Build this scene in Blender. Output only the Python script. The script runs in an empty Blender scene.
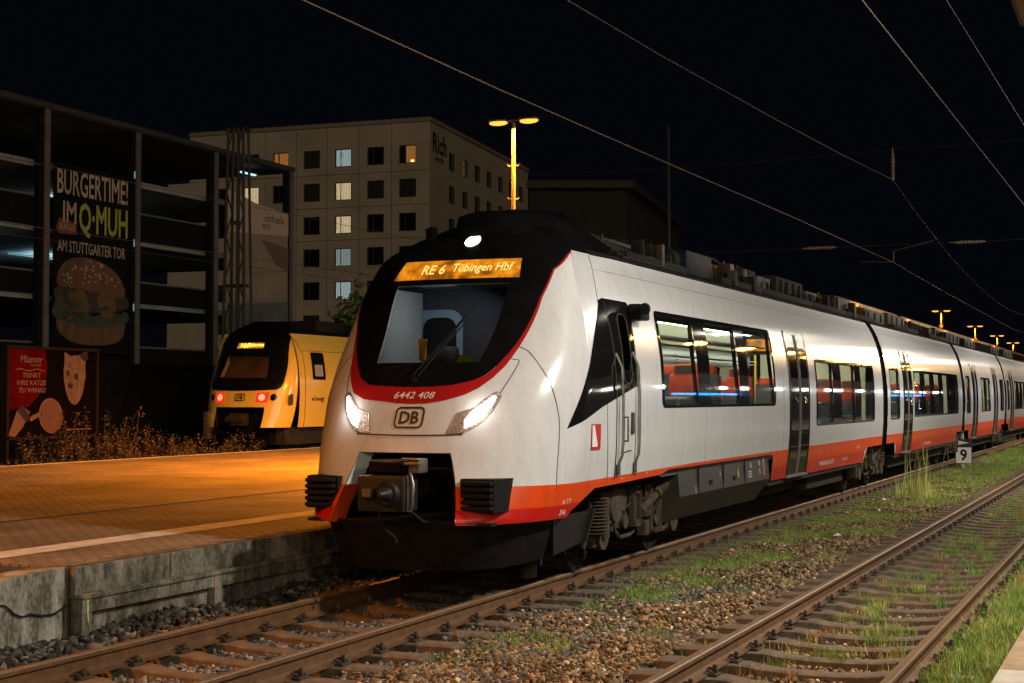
import bpy, bmesh, math, random
import numpy as np
from mathutils import Vector, Matrix
random.seed(7); RNG = np.random.default_rng(11)
scene = bpy.context.scene
COL = scene.collection
R = math.radians
# World frame: X runs along the tracks away from the camera, Y to the left, Z up from the rail tops.

# ------------------------------------------------------------------ camera, world, sun, exposure
cam_d = bpy.data.cameras.new('camera'); cam = bpy.data.objects.new('camera', cam_d); COL.objects.link(cam)
YAW, PITCH, ROLL = R(23.123), R(2.125), R(-0.038)
_f = Vector((math.cos(YAW)*math.cos(PITCH), math.sin(YAW)*math.cos(PITCH), math.sin(PITCH)))
_r = Vector((math.sin(YAW), -math.cos(YAW), 0)); _u = _r.cross(_f)
_r, _u = _r*math.cos(ROLL)+_u*math.sin(ROLL), _u*math.cos(ROLL)-_r*math.sin(ROLL)
cam.matrix_world = Matrix(((_r.x, _u.x, -_f.x, 0), (_r.y, _u.y, -_f.y, -6.854), (_r.z, _u.z, -_f.z, 1.940), (0, 0, 0, 1)))
cam_d.lens = 1520.2/1024*36; cam_d.sensor_width = 36; cam_d.clip_start = 0.1; cam_d.clip_end = 2000
scene.camera = cam
world = bpy.data.worlds.new('World'); scene.world = world; world.use_nodes = True
wn = world.node_tree.nodes; bg = wn['Background']
bg.inputs[0].default_value = (0.40, 0.46, 0.78, 1); bg.inputs[1].default_value = 0.0036
sun_d = bpy.data.lights.new('town_glow_sun', 'SUN'); sun = bpy.data.objects.new('town_glow_sun', sun_d); COL.objects.link(sun)
sun_d.energy = 0.46; sun_d.angle = R(25); sun_d.color = (1, 0.80, 0.54)
sun.rotation_euler = Vector((0.86, 0.62, -0.30)).to_track_quat('-Z', 'Y').to_euler()
scene.view_settings.view_transform = 'Standard'; scene.view_settings.look = 'None'
scene.view_settings.exposure = 0; scene.view_settings.gamma = 1
scene.render.engine = 'CYCLES'
cy = scene.cycles; cy.use_denoising = True; cy.max_bounces = 8; cy.diffuse_bounces = 3; cy.glossy_bounces = 4
cy.transparent_max_bounces = 12; cy.sample_clamp_indirect = 4.0; cy.caustics_reflective = False; cy.caustics_refractive = False

SODIUM = (1.0, 0.30, 0.02)
def area_lamp(name, loc, power, color, sx, sy=None, target=(0, 0, -1), spread=180):
    d = bpy.data.lights.new(name, 'AREA'); o = bpy.data.objects.new(name, d); COL.objects.link(o)
    d.energy = power; d.color = color; d.shape = 'RECTANGLE' if sy else 'DISK'; d.size = sx
    if sy: d.size_y = sy
    d.spread = R(spread); o.location = loc; o.rotation_euler = Vector(target).to_track_quat('-Z', 'Y').to_euler()
    return o
CANOPY_LAMPS = [(x, -8.3, 4.33) for x in (-8, -1, 6)]
TALL_LAMPS = [(x, -9.6, 7.8) for x in (14, 34, 54, 74, 94)]
for p in CANOPY_LAMPS:
    area_lamp('canopy_light', (p[0], p[1], p[2]-0.09), 260, (1, 0.88, 0.70), .6, 0.25, target=(0.0, 0.55, -1))
for p in TALL_LAMPS:
    area_lamp('tall_platform_light', (p[0], p[1]+.15, p[2]-0.1), 1230, (1, 0.915, 0.79), .5, 0.35, target=(0.0, 0.45, -1))

# ------------------------------------------------------------------ materials
def mat(name, color, rough=0.6, metal=0.0, noise=None, amp=0.3, bump=0.0, bscale=None, emit=None, estr=0, coat=0.0, spec=0.5, stretch=None):
    m = bpy.data.materials.new(name); m.use_nodes = True
    nt = m.node_tree; b = nt.nodes['Principled BSDF']
    b.inputs['Base Color'].default_value = (*color, 1); b.inputs['Roughness'].default_value = rough
    b.inputs['Metallic'].default_value = metal; b.inputs['Coat Weight'].default_value = coat; b.inputs['Coat Roughness'].default_value = 0.06
    b.inputs['Specular IOR Level'].default_value = spec
    if emit: b.inputs['Emission Color'].default_value = (*emit, 1); b.inputs['Emission Strength'].default_value = estr
    if noise or bump:
        tc = nt.nodes.new('ShaderNodeTexCoord'); vec = tc.outputs['Object']
        if stretch:
            mp = nt.nodes.new('ShaderNodeMapping'); mp.inputs['Scale'].default_value = stretch
            nt.links.new(vec, mp.inputs[0]); vec = mp.outputs[0]
    if noise:
        n = nt.nodes.new('ShaderNodeTexNoise'); n.inputs['Scale'].default_value = noise; n.inputs['Detail'].default_value = 6; n.inputs['Roughness'].default_value = 0.65
        nt.links.new(vec, n.inputs['Vector'])
        r = nt.nodes.new('ShaderNodeMapRange'); r.inputs[1].default_value = 0.3; r.inputs[2].default_value = 0.7
        r.inputs[3].default_value = 1-amp; r.inputs[4].default_value = 1+amp*0.7; nt.links.new(n.outputs[0], r.inputs[0])
        mx = nt.nodes.new('ShaderNodeMix'); mx.data_type = 'RGBA'; mx.blend_type = 'MULTIPLY'; mx.inputs[0].default_value = 1
        mx.inputs[6].default_value = (*color, 1); nt.links.new(r.outputs[0], mx.inputs[7]); nt.links.new(mx.outputs[2], b.inputs['Base Color'])
        rr = nt.nodes.new('ShaderNodeMapRange'); rr.inputs[3].default_value = max(0.02, rough-0.12); rr.inputs[4].default_value = min(1, rough+0.12)
        nt.links.new(n.outputs[0], rr.inputs[0]); nt.links.new(rr.outputs[0], b.inputs['Roughness'])
    if bump:
        n2 = nt.nodes.new('ShaderNodeTexNoise'); n2.inputs['Scale'].default_value = bscale or 30; n2.inputs['Detail'].default_value = 5
        nt.links.new(vec, n2.inputs['Vector'])
        bp = nt.nodes.new('ShaderNodeBump'); bp.inputs['Strength'].default_value = bump; bp.inputs['Distance'].default_value = 0.02
        nt.links.new(n2.outputs[0], bp.inputs['Height']); nt.links.new(bp.outputs[0], b.inputs['Normal'])
    return m
def emat(name, color, strength):
    m = bpy.data.materials.new(name); m.use_nodes = True; nt = m.node_tree
    b = nt.nodes['Principled BSDF']; b.inputs['Base Color'].default_value = (0.02, 0.02, 0.02, 1)
    b.inputs['Emission Color'].default_value = (*color, 1); b.inputs['Emission Strength'].default_value = strength
    return m
def tone_mat(name, stops, rough=0.85):
    m = bpy.data.materials.new(name); m.use_nodes = True; nt = m.node_tree; b = nt.nodes['Principled BSDF']
    a = nt.nodes.new('ShaderNodeAttribute'); a.attribute_name = 'tone'
    cr = nt.nodes.new('ShaderNodeValToRGB'); el = cr.color_ramp.elements
    while len(el) < len(stops): el.new(0.5)
    for e, (p, c) in zip(el, stops): e.position = p; e.color = (*c, 1)
    nt.links.new(a.outputs['Fac'], cr.inputs[0]); nt.links.new(cr.outputs[0], b.inputs['Base Color'])
    b.inputs['Roughness'].default_value = rough; b.inputs['Specular IOR Level'].default_value = 0.25
    return m
def glass_mat(name, tint=(0.85, 0.9, 0.88), base_refl=0.05, rough=0.02):
    m = bpy.data.materials.new(name); m.use_nodes = True; nt = m.node_tree; nt.nodes.clear()
    o = nt.nodes.new('ShaderNodeOutputMaterial'); mx = nt.nodes.new('ShaderNodeMixShader')
    t = nt.nodes.new('ShaderNodeBsdfTransparent'); t.inputs[0].default_value = (*tint, 1)
    g = nt.nodes.new('ShaderNodeBsdfGlossy'); g.inputs['Roughness'].default_value = rough
    f = nt.nodes.new('ShaderNodeFresnel'); f.inputs[0].default_value = 1.5
    nt.links.new(f.outputs[0], mx.inputs[0]); nt.links.new(t.outputs[0], mx.inputs[1]); nt.links.new(g.outputs[0], mx.inputs[2])
    nt.links.new(mx.outputs[0], o.inputs[0]); return m
def paint_mat(name, color, streak=0.10, rough=0.16, grime=True):
    """glossy coach paint with faint vertical washing streaks and brake-dust grime along the lower edge"""
    m = bpy.data.materials.new(name); m.use_nodes = True; nt = m.node_tree; b = nt.nodes['Principled BSDF']; L = nt.links
    tc = nt.nodes.new('ShaderNodeTexCoord'); mp = nt.nodes.new('ShaderNodeMapping'); mp.inputs['Scale'].default_value = (3.5, 3.5, 0.35)
    L.new(tc.outputs['Object'], mp.inputs[0])
    n = nt.nodes.new('ShaderNodeTexNoise'); n.inputs['Scale'].default_value = 2.2; n.inputs['Detail'].default_value = 7; n.inputs['Roughness'].default_value = 0.7
    L.new(mp.outputs[0], n.inputs['Vector'])
    mr = nt.nodes.new('ShaderNodeMapRange'); mr.inputs[1].default_value = 0.45; mr.inputs[2].default_value = 0.8; mr.inputs[3].default_value = 0; mr.inputs[4].default_value = streak*3
    L.new(n.outputs[0], mr.inputs[0])
    mx = nt.nodes.new('ShaderNodeMix'); mx.data_type = 'RGBA'; mx.inputs[6].default_value = (*color, 1)
    mx.inputs[7].default_value = (color[0]*0.55+0.02, color[1]*0.5+0.018, color[2]*0.45+0.015, 1)
    L.new(mr.outputs[0], mx.inputs[0]); L.new(mx.outputs[2], b.inputs['Base Color'])
    r2 = nt.nodes.new('ShaderNodeMapRange'); r2.inputs[3].default_value = rough-0.05; r2.inputs[4].default_value = rough+0.16
    L.new(n.outputs[0], r2.inputs[0]); L.new(r2.outputs[0], b.inputs['Roughness'])
    n2 = nt.nodes.new('ShaderNodeTexNoise'); n2.inputs['Scale'].default_value = 1.1; n2.inputs['Detail'].default_value = 2
    L.new(tc.outputs['Object'], n2.inputs['Vector'])
    bp = nt.nodes.new('ShaderNodeBump'); bp.inputs['Strength'].default_value = 0.06; bp.inputs['Distance'].default_value = 0.05
    L.new(n2.outputs[0], bp.inputs['Height']); L.new(bp.outputs[0], b.inputs['Normal'])
    b.inputs['Coat Weight'].default_value = 0.35; b.inputs['Coat Roughness'].default_value = 0.04
    return m

M = {}
M['white'] = paint_mat('white_paint', (0.69, 0.70, 0.715), .13, .13)
M['red'] = paint_mat('dark_red_paint', (0.42, 0.014, 0.014), 0.05)
M['orange'] = paint_mat('orange_paint', (0.78, 0.072, 0.005), 0.26, 0.3)
M['red_orange'] = paint_mat('red_stripe_paint', (0.58, 0.010, 0.005), 0.28, 0.3)
M['yellow'] = paint_mat('yellow_paint', (0.80, 0.56, 0.09), 0.06)
M['black_gloss'] = mat('black_gloss', (0.008, 0.008, 0.008), 0.045, spec=0.5)
M['black_panel'] = mat('black_panel', (0.006, 0.006, 0.006), 0.22, noise=2, amp=0.3, spec=0.25)
M['roof_dark'] = mat('roof_dark', (0.014, 0.013, 0.012), 0.6, noise=3, amp=0.5, spec=0.12)
M['rubber'] = mat('rubber', (0.012, 0.012, 0.012), 0.7, spec=0.15)
M['seam'] = mat('seam_dark', (0.05, 0.045, 0.042), 0.8)  # dark colour of panel joints and small fittings
M['seam_soft'] = mat('panel_joint', (0.25, 0.24, 0.23), 0.7)
M['ink'] = mat('black_lettering', (0.012, 0.012, 0.012), 0.4)
M['white_ink'] = mat('white_lettering', (0.8, 0.8, 0.78), 0.5)
M['steel'] = mat('steel', (0.30, 0.28, 0.25), 0.4, 0.85, noise=10, amp=0.3)
M['alu'] = mat('brushed_rail', (0.62, 0.58, 0.52), 0.3, 0.85)
M['under'] = mat('underframe_grime', (0.030, 0.025, 0.019), 0.8, spec=0.15, noise=5, amp=0.6, bump=0.4, bscale=25)
M['bogie'] = mat('bogie_grime', (0.065, 0.050, 0.034), 0.8, spec=0.2, noise=7, amp=0.6, bump=0.3, bscale=30)
M['skirt'] = mat('skirt_box_paint', (0.026, 0.023, 0.018), 0.5, noise=2.2, amp=0.65, stretch=(1, 1, 0.5))
M['dark'] = mat('dark_void', (0.004, 0.004, 0.004), 0.9)
M['plow'] = mat('deflector_plastic', (0.012, 0.010, 0.010), 0.65, spec=0.15, noise=6, amp=0.4)
M['glass'] = glass_mat('window_glass')
M['glass_dark'] = glass_mat('tinted_glass', (0.30, 0.32, 0.32))
M['glass_cab'] = glass_mat('cab_glass', (0.68, 0.69, 0.68))
M['seat_red'] = mat('seat_fabric', (0.60, 0.060, 0.016), 0.8, noise=30, amp=0.2)
M['seat_dark'] = mat('seat_shell', (0.05, 0.05, 0.06), 0.5)
M['cream'] = mat('interior_lining', (0.62, 0.60, 0.46), 0.6)
M['int_grey'] = mat('interior_grey', (0.20, 0.21, 0.22), 0.6)
M['int_floor'] = mat('interior_floor', (0.06, 0.06, 0.07), 0.6)
M['int_blue'] = mat('interior_glazing', (0.22, 0.36, 0.40), 0.15)
M['tube'] = emat('saloon_light', (0.95, 1.0, 0.78), 26)
M['blue_tube'] = emat('blue_neon', (0.03, 0.34, 1.0), 9.0)
M['led_bg'] = None
M['headlamp'] = emat('headlamp_glow', (1.0, 0.94, 0.83), 30)
M['headlamp_rim'] = emat('headlamp_rim_glow', (1.0, 0.88, 0.74), 3.0)
M['toplamp'] = emat('top_lamp_glow', (1.0, 0.86, 0.68), 16)
M['reflector'] = mat('lamp_reflector', (0.45, 0.38, 0.34), 0.3, 0.6, noise=60, amp=0.7, bump=0.6, bscale=70)
M['taillamp'] = emat('tail_lamp_glow', (1.0, 0.015, 0.006), 1.1)
M['taillamp_core'] = emat('tail_lamp_core', (1.0, 0.14, 0.06), 3.6)
M['led_text'] = emat('led_text', (1.0, 0.66, 0.16), 1.35)
M['led_text_y'] = emat('led_text_yellow', (1.0, 0.62, 0.08), 2.6)
def led_panel():
    m = bpy.data.materials.new('led_matrix'); m.use_nodes = True; nt = m.node_tree; b = nt.nodes['Principled BSDF']; L = nt.links
    tc = nt.nodes.new('ShaderNodeTexCoord')
    n = nt.nodes.new('ShaderNodeTexNoise'); n.inputs['Scale'].default_value = 7; n.inputs['Detail'].default_value = 3
    L.new(tc.outputs['Object'], n.inputs['Vector'])
    cr = nt.nodes.new('ShaderNodeValToRGB'); e = cr.color_ramp.elements
    e[0].position = 0.35; e[0].color = (0.20, 0.055, 0.002, 1); e[1].position = 0.68; e[1].color = (0.85, 0.27, 0.008, 1)
    L.new(n.outputs[0], cr.inputs[0])
    b.inputs['Base Color'].default_value = (0.03, 0.015, 0.005, 1); L.new(cr.outputs[0], b.inputs['Emission Color']); b.inputs['Emission Strength'].default_value = 1.25
    b.inputs['Roughness'].default_value = 0.15
    return m
M['led_bg'] = led_panel()
M['rust_rail'] = mat('rail_rust', (0.125, 0.055, 0.016), 0.75, noise=9, amp=0.45, bump=0.25, bscale=60)
M['rail_head'] = mat('rail_head', (0.21, 0.125, 0.062), 0.5, 0.25, noise=14, amp=0.35)
M['clip'] = mat('rail_clip_iron', (0.05, 0.035, 0.024), 0.8)
M['sleeper'] = mat('sleeper_concrete', (0.15, 0.105, 0.065), 0.9, noise=9, amp=0.45, bump=0.4, bscale=50)
M['lamp_glass'] = emat('sodium_lamp_glass', (1.0, 0.36, 0.05), 2.2)
M['lamp_pole'] = mat('lamp_pole_paint', (0.07, 0.062, 0.05), 0.5, noise=4, amp=0.2)
M['canopy_tube'] = emat('canopy_tube', (1, 0.86, 0.62), 6)

# ------------------------------------------------------------------ object helpers
def tag(o, label=None, cat=None, group=None, kind=None):
    if label: o['label'] = label
    if cat: o['category'] = cat
    if group: o['group'] = group
    if kind: o['kind'] = kind
    return o
def empty(name, loc, label, cat, group=None):
    o = bpy.data.objects.new(name, None); COL.objects.link(o); o.location = loc
    return tag(o, label, cat, group)
class MB:
    def __init__(s): s.v = []; s.f = []; s.mi = []; s.sm = []; s.n = {}
    def add(s, verts, faces, mi=0, smooth=False, normals=None):
        b = len(s.v); s.v += [tuple(map(float, p)) for p in verts]
        if normals is not None:
            for i, nn in enumerate(normals): s.n[b+i] = tuple(map(float, nn))
        for f in faces: s.f.append([b+i for i in f]); s.mi.append(mi); s.sm.append(smooth)
        return s
    def box(s, a, b, mi=0, ch=0.0):
        (x0, y0, z0), (x1, y1, z1) = a, b
        x0, x1 = min(x0, x1), max(x0, x1); y0, y1 = min(y0, y1), max(y0, y1); z0, z1 = min(z0, z1), max(z0, z1)
        if ch <= 0:
            v = [(x0, y0, z0), (x1, y0, z0), (x1, y1, z0), (x0, y1, z0), (x0, y0, z1), (x1, y0, z1), (x1, y1, z1), (x0, y1, z1)]
            return s.add(v, [(0, 3, 2, 1), (4, 5, 6, 7), (0, 1, 5, 4), (1, 2, 6, 5), (2, 3, 7, 6), (3, 0, 4, 7)], mi)
        bm = bmesh.new(); bmesh.ops.create_cube(bm, size=1)
        for p in bm.verts: p.co = Vector(((x0+x1)/2+p.co.x*(x1-x0), (y0+y1)/2+p.co.y*(y1-y0), (z0+z1)/2+p.co.z*(z1-z0)))
        bmesh.ops.bevel(bm, geom=bm.edges[:], offset=min(ch, 0.45*min(x1-x0, y1-y0, z1-z0)), segments=2, affect='EDGES', profile=0.6)
        s.bm(bm, mi, True); return s
    def bm(s, bm, mi=0, smooth=False):
        bm.verts.index_update(); s.add([v.co for v in bm.verts], [[v.index for v in f.verts] for f in bm.faces], mi, smooth); bm.free(); return s
    def tube(s, pts, r, mi=0, seg=8, cap=True, smooth=True):
        pts = [Vector(p) for p in pts]; rr = r if isinstance(r, (list, tuple)) else [r]*len(pts)
        t0 = (pts[1]-pts[0]).normalized(); ref = Vector((0, 0, 1)) if abs(t0.z) < 0.9 else Vector((1, 0, 0))
        u = t0.cross(ref).normalized(); vs = []
        for i, p in enumerate(pts):
            t = ((pts[min(i+1, len(pts)-1)]-p).normalized()+(p-pts[max(i-1, 0)]).normalized())
            t = t.normalized() if t.length > 1e-6 else t0
            u = (u-t*u.dot(t)).normalized(); w_ = t.cross(u)
            for k in range(seg):
                a = 2*math.pi*k/seg; vs.append(p+(u*math.cos(a)+w_*math.sin(a))*rr[i])
        fs = [(i*seg+k, i*seg+(k+1) % seg, (i+1)*seg+(k+1) % seg, (i+1)*seg+k) for i in range(len(pts)-1) for k in range(seg)]
        s.add(vs, fs, mi, smooth)
        if cap:
            b = len(s.v)-len(vs); s.f.append([b+k for k in range(seg)][::-1]); s.mi.append(mi); s.sm.append(False)
            e = len(s.v)-seg; s.f.append([e+k for k in range(seg)]); s.mi.append(mi); s.sm.append(False)
        return s
    def lathe(s, c, prof, axis='z', mi=0, seg=24):
        vs = []; n = len(prof)
        for (r, h) in prof:
            for k in range(seg):
                a = 2*math.pi*k/seg; q = (r*math.cos(a), r*math.sin(a), h)
                if axis == 'y': q = (q[0], q[2], q[1])
                if axis == 'x': q = (q[2], q[0], q[1])
                vs.append((c[0]+q[0], c[1]+q[1], c[2]+q[2]))
        fs = [(i*seg+k, i*seg+(k+1) % seg, (i+1)*seg+(k+1) % seg, (i+1)*seg+k) for i in range(n-1) for k in range(seg)]
        fs += [list(range(seg))[::-1], [(n-1)*seg+k for k in range(seg)]]
        return s.add(vs, fs, mi, True)
    def prism(s, poly, axis, a, b, mi=0, smooth=False):
        n = len(poly)
        def q(p, h):
            return {'x': (h, p[0], p[1]), 'y': (p[0], h, p[1]), 'z': (p[0], p[1], h)}[axis]
        v = [q(p, a) for p in poly]+[q(p, b) for p in poly]
        return s.add(v, [list(range(n))[::-1], list(range(n, 2*n))]+[(i, (i+1) % n, n+(i+1) % n, n+i) for i in range(n)], mi, smooth)
    def build(s, name, mats, parent=None, label=None, fixn=True, **kw):
        me = bpy.data.meshes.new(name); me.from_pydata(s.v, [], s.f)
        for m in (mats if isinstance(mats, (list, tuple)) else [mats]): me.materials.append(M[m] if isinstance(m, str) else m)
        me.polygons.foreach_set('material_index', s.mi); me.polygons.foreach_set('use_smooth', s.sm)
        if s.n:
            vv = [Vector(p) for p in s.v]   # wind every face to agree with its surface normals
            for i, f in enumerate(s.f):
                if all(k in s.n for k in f):
                    gn = (vv[f[1]]-vv[f[0]]).cross(vv[f[2]]-vv[f[0]])
                    if gn.dot(Vector(s.n[f[0]])+Vector(s.n[f[1]])+Vector(s.n[f[2]])) < 0: s.f[i] = f[::-1]
            me.clear_geometry(); me.from_pydata(s.v, [], s.f)
            me.polygons.foreach_set('material_index', s.mi); me.polygons.foreach_set('use_smooth', s.sm)
            nn = [s.n.get(i, (0, 0, 0)) for i in range(len(s.v))]; me.normals_split_custom_set_from_vertices(nn)
        elif fixn:
            bm = bmesh.new(); bm.from_mesh(me); bmesh.ops.recalc_face_normals(bm, faces=bm.faces[:]); bm.to_mesh(me); bm.free()
            me.set_sharp_from_angle(angle=R(38))
        me.update()
        o = bpy.data.objects.new(name, me); COL.objects.link(o)
        if parent: o.parent = parent; o.matrix_parent_inverse = Matrix.Translation(-parent_world(parent))
        tag(o, label=label, **kw); return o
def parent_world(p):
    return Vector(p.location) if p.type == 'EMPTY' else Vector((0, 0, 0))
def np_mesh(name, V, F, material, tone=None, smooth=False, parent=None, **kw):
    me = bpy.data.meshes.new(name); n, k = F.shape
    me.vertices.add(len(V)); me.vertices.foreach_set('co', V.astype(np.float32).ravel())
    me.loops.add(n*k); me.loops.foreach_set('vertex_index', F.astype(np.int32).ravel())
    me.polygons.add(n); me.polygons.foreach_set('loop_start', np.arange(0, n*k, k, dtype=np.int32))
    me.update(calc_edges=True)
    if tone is not None:
        a = me.attributes.new('tone', 'FLOAT', 'POINT'); a.data.foreach_set('value', tone.astype(np.float32))
    if smooth: me.polygons.foreach_set('use_smooth', np.ones(n, bool))
    me.materials.append(material); o = bpy.data.objects.new(name, me); COL.objects.link(o)
    if parent: o.parent = parent; o.matrix_parent_inverse = Matrix.Translation(-parent_world(parent))
    return tag(o, **kw)
def copy_tree(o, parent=None, delta=None):
    c = o.copy(); COL.objects.link(c)
    if parent: c.parent = parent; c.matrix_parent_inverse = o.matrix_parent_inverse.copy()
    for ch in list(o.children): copy_tree(ch, c)
    return c
def text_mesh(s, width=None, height=None, shear=0.0, bold=0.0, res=2):
    """flat lettering as (verts, faces) centred on the origin in x, baseline-centred in y"""
    cu = bpy.data.curves.new('lettering', 'FONT'); cu.body = s; cu.size = 1; cu.resolution_u = res; cu.shear = shear; cu.offset = bold
    o = bpy.data.objects.new('lettering', cu); COL.objects.link(o)
    dg = bpy.context.evaluated_depsgraph_get(); me = bpy.data.meshes.new_from_object(o.evaluated_get(dg))
    v = np.array([tuple(p.co)[:2] for p in me.vertices]); f = [tuple(p.vertices) for p in me.polygons]
    bpy.data.objects.remove(o); bpy.data.curves.remove(cu); bpy.data.meshes.remove(me)
    lo, hi = v.min(0), v.max(0); v = v-(lo+hi)/2; sz = hi-lo
    k = [1, 1]
    if width and height: k = [width/sz[0], height/sz[1]]
    elif width: k = [width/sz[0]]*2
    elif height: k = [height/sz[1]]*2
    return v*np.array(k), f
def rrect(x0, z0, x1, z1, r, n=4):
    P = []
    for cx, cz, a0 in ((x1-r, z1-r, 0), (x0+r, z1-r, 90), (x0+r, z0+r, 180), (x1-r, z0+r, 270)):
        for i in range(n+1):
            a = R(a0+90*i/n); P.append((cx+r*math.cos(a), cz+r*math.sin(a)))
    return P
def inside(p, poly):
    x, y = p; c = False; j = len(poly)-1
    for i in range(len(poly)):
        (xi, yi), (xj, yj) = poly[i], poly[j]
        if (yi > y) != (yj > y) and x < (xj-xi)*(y-yi)/(yj-yi)+xi: c = not c
        j = i
    return c
def patch(mb, poly, fmap, step, holes=(), off=0.0, mi=0, sign=1):
    """fill a polygon of surface parameters, cut holes in it, and lay it on the surface fmap(a, b)"""
    bm = bmesh.new(); vs = [bm.verts.new((a, b, 0)) for a, b in poly]; bm.faces.new(vs); bm.normal_update()
    bmesh.ops.triangulate(bm, faces=bm.faces[:])
    def cut(co, no):
        bmesh.ops.bisect_plane(bm, geom=bm.verts[:]+bm.edges[:]+bm.faces[:], dist=1e-6, plane_co=co, plane_no=no)
    for h in holes:
        for i in range(len(h)):
            (a, b), (c, d) = h[i], h[(i+1) % len(h)]
            if abs(a-c)+abs(b-d) > 1e-6: cut((a, b, 0), (b-d, c-a, 0))
    A = np.array(poly); lo, hi = A.min(0), A.max(0)
    for k in (0, 1):
        n = int((hi[k]-lo[k])/step[k])
        for i in range(1, n+1):
            t = lo[k]+(hi[k]-lo[k])*i/(n+1); cut((t, 0, 0) if k == 0 else (0, t, 0), (1, 0, 0) if k == 0 else (0, 1, 0))
    if holes:
        dele = [f for f in bm.faces if any(inside(f.calc_center_median()[:2], h) for h in holes)]
        bmesh.ops.delete(bm, geom=dele, context='FACES')
    bm.verts.index_update(); vo, no_ = [], []
    for v in bm.verts:
        p, n = surf(fmap, v.co.x, v.co.y, sign); vo.append(p+n*off); no_.append(n)
    mb.add(vo, [[v.index for v in f.verts] for f in bm.faces], mi, True, no_); bm.free(); return mb
def surf(fmap, a, b, sign=1):
    e = 1e-3; p = Vector(fmap(a, b))
    da = Vector(fmap(a+e, b))-Vector(fmap(a-e, b)); db = Vector(fmap(a, b+e))-Vector(fmap(a, b-e))
    n = da.cross(db); n = n.normalized()*sign if n.length > 0 else Vector((0, 0, 1)); return p, n
def pch(x, y):
    x = np.array(x, float); y = np.array(y, float); h = np.diff(x); d = np.diff(y)/h; m = np.zeros_like(x)
    for i in range(1, len(x)-1):
        if d[i-1]*d[i] > 0:
            w1 = 2*h[i]+h[i-1]; w2 = h[i]+2*h[i-1]; m[i] = (w1+w2)/(w1/d[i-1]+w2/d[i])
    m[0] = d[0]; m[-1] = d[-1]
    def f(t):
        t = min(max(t, x[0]), x[-1]); i = int(min(max(np.searchsorted(x, t)-1, 0), len(x)-2)); s = (t-x[i])/h[i]
        return float((1+2*s)*(1-s)**2*y[i]+s*(1-s)**2*h[i]*m[i]+s*s*(3-2*s)*y[i+1]+s*s*(s-1)*h[i]*m[i+1])
    return f

# ------------------------------------------------------------------ ground, tracks, platforms
def ground_mat():
    m = bpy.data.materials.new('trackbed_soil'); m.use_nodes = True; nt = m.node_tree; b = nt.nodes['Principled BSDF']; L = nt.links
    tc = nt.nodes.new('ShaderNodeTexCoord')
    v = nt.nodes.new('ShaderNodeTexVoronoi'); v.inputs['Scale'].default_value = 17; L.new(tc.outputs['Object'], v.inputs['Vector'])
    cr = nt.nodes.new('ShaderNodeValToRGB'); e = cr.color_ramp.elements
    e[0].position = 0; e[0].color = (0.03, 0.024, 0.016, 1); e[1].position = 1; e[1].color = (0.13, 0.105, 0.07, 1)
    L.new(v.outputs['Color'], cr.inputs[0])
    n = nt.nodes.new('ShaderNodeTexNoise'); n.inputs['Scale'].default_value = 0.9; n.inputs['Detail'].default_value = 6; L.new(tc.outputs['Object'], n.inputs['Vector'])
    r = nt.nodes.new('ShaderNodeMapRange'); r.inputs[1].default_value = 0.4; r.inputs[2].default_value = 0.65; L.new(n.outputs[0], r.inputs[0])
    mx = nt.nodes.new('ShaderNodeMix'); mx.data_type = 'RGBA'; mx.inputs[7].default_value = (0.05, 0.055, 0.022, 1)
    L.new(cr.outputs[0], mx.inputs[6]); L.new(r.outputs[0], mx.inputs[0]); L.new(mx.outputs[2], b.inputs['Base Color'])
    b.inputs['Roughness'].default_value = 0.95
    bp = nt.nodes.new('ShaderNodeBump'); bp.inputs['Strength'].default_value = 1; bp.inputs['Distance'].default_value = 0.04; bp.invert = True
    L.new(v.outputs['Distance'], bp.inputs['Height']); L.new(bp.outputs[0], b.inputs['Normal'])
    return m
M['ground'] = ground_mat()
def paving_mat(name, c1, c2, sx):
    m = bpy.data.materials.new(name); m.use_nodes = True; nt = m.node_tree; b = nt.nodes['Principled BSDF']; L = nt.links
    tc = nt.nodes.new('ShaderNodeTexCoord'); mp = nt.nodes.new('ShaderNodeMapping'); L.new(tc.outputs['Object'], mp.inputs[0])
    br = nt.nodes.new('ShaderNodeTexBrick'); br.inputs['Scale'].default_value = sx; br.inputs['Mortar Size'].default_value = 0.03
    br.inputs['Brick Width'].default_value = 0.5; br.inputs['Row Height'].default_value = 0.25
    br.inputs['Color1'].default_value = (*c1, 1); br.inputs['Color2'].default_value = (*c2, 1); br.inputs['Mortar'].default_value = (c1[0]*0.3, c1[1]*0.3, c1[2]*0.3, 1)
    L.new(mp.outputs[0], br.inputs['Vector'])
    n = nt.nodes.new('ShaderNodeTexNoise'); n.inputs['Scale'].default_value = 0.8; n.inputs['Detail'].default_value = 7; L.new(tc.outputs['Object'], n.inputs['Vector'])
    r = nt.nodes.new('ShaderNodeMapRange'); r.inputs[1].default_value = 0.32; r.inputs[2].default_value = 0.68; r.inputs[3].default_value = 0.55; r.inputs[4].default_value = 1.15; L.new(n.outputs[0], r.inputs[0])
    mx = nt.nodes.new('ShaderNodeMix'); mx.data_type = 'RGBA'; mx.blend_type = 'MULTIPLY'; mx.inputs[0].default_value = 1
    L.new(br.outputs[0], mx.inputs[6]); L.new(r.outputs[0], mx.inputs[7]); L.new(mx.outputs[2], b.inputs['Base Color'])
    b.inputs['Roughness'].default_value = 0.75
    bp = nt.nodes.new('ShaderNodeBump'); bp.inputs['Strength'].default_value = 0.9; bp.inputs['Distance'].default_value = 0.012
    L.new(br.outputs[1], bp.inputs['Height']); bp.invert = True; L.new(bp.outputs[0], b.inputs['Normal'])
    return m
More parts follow.
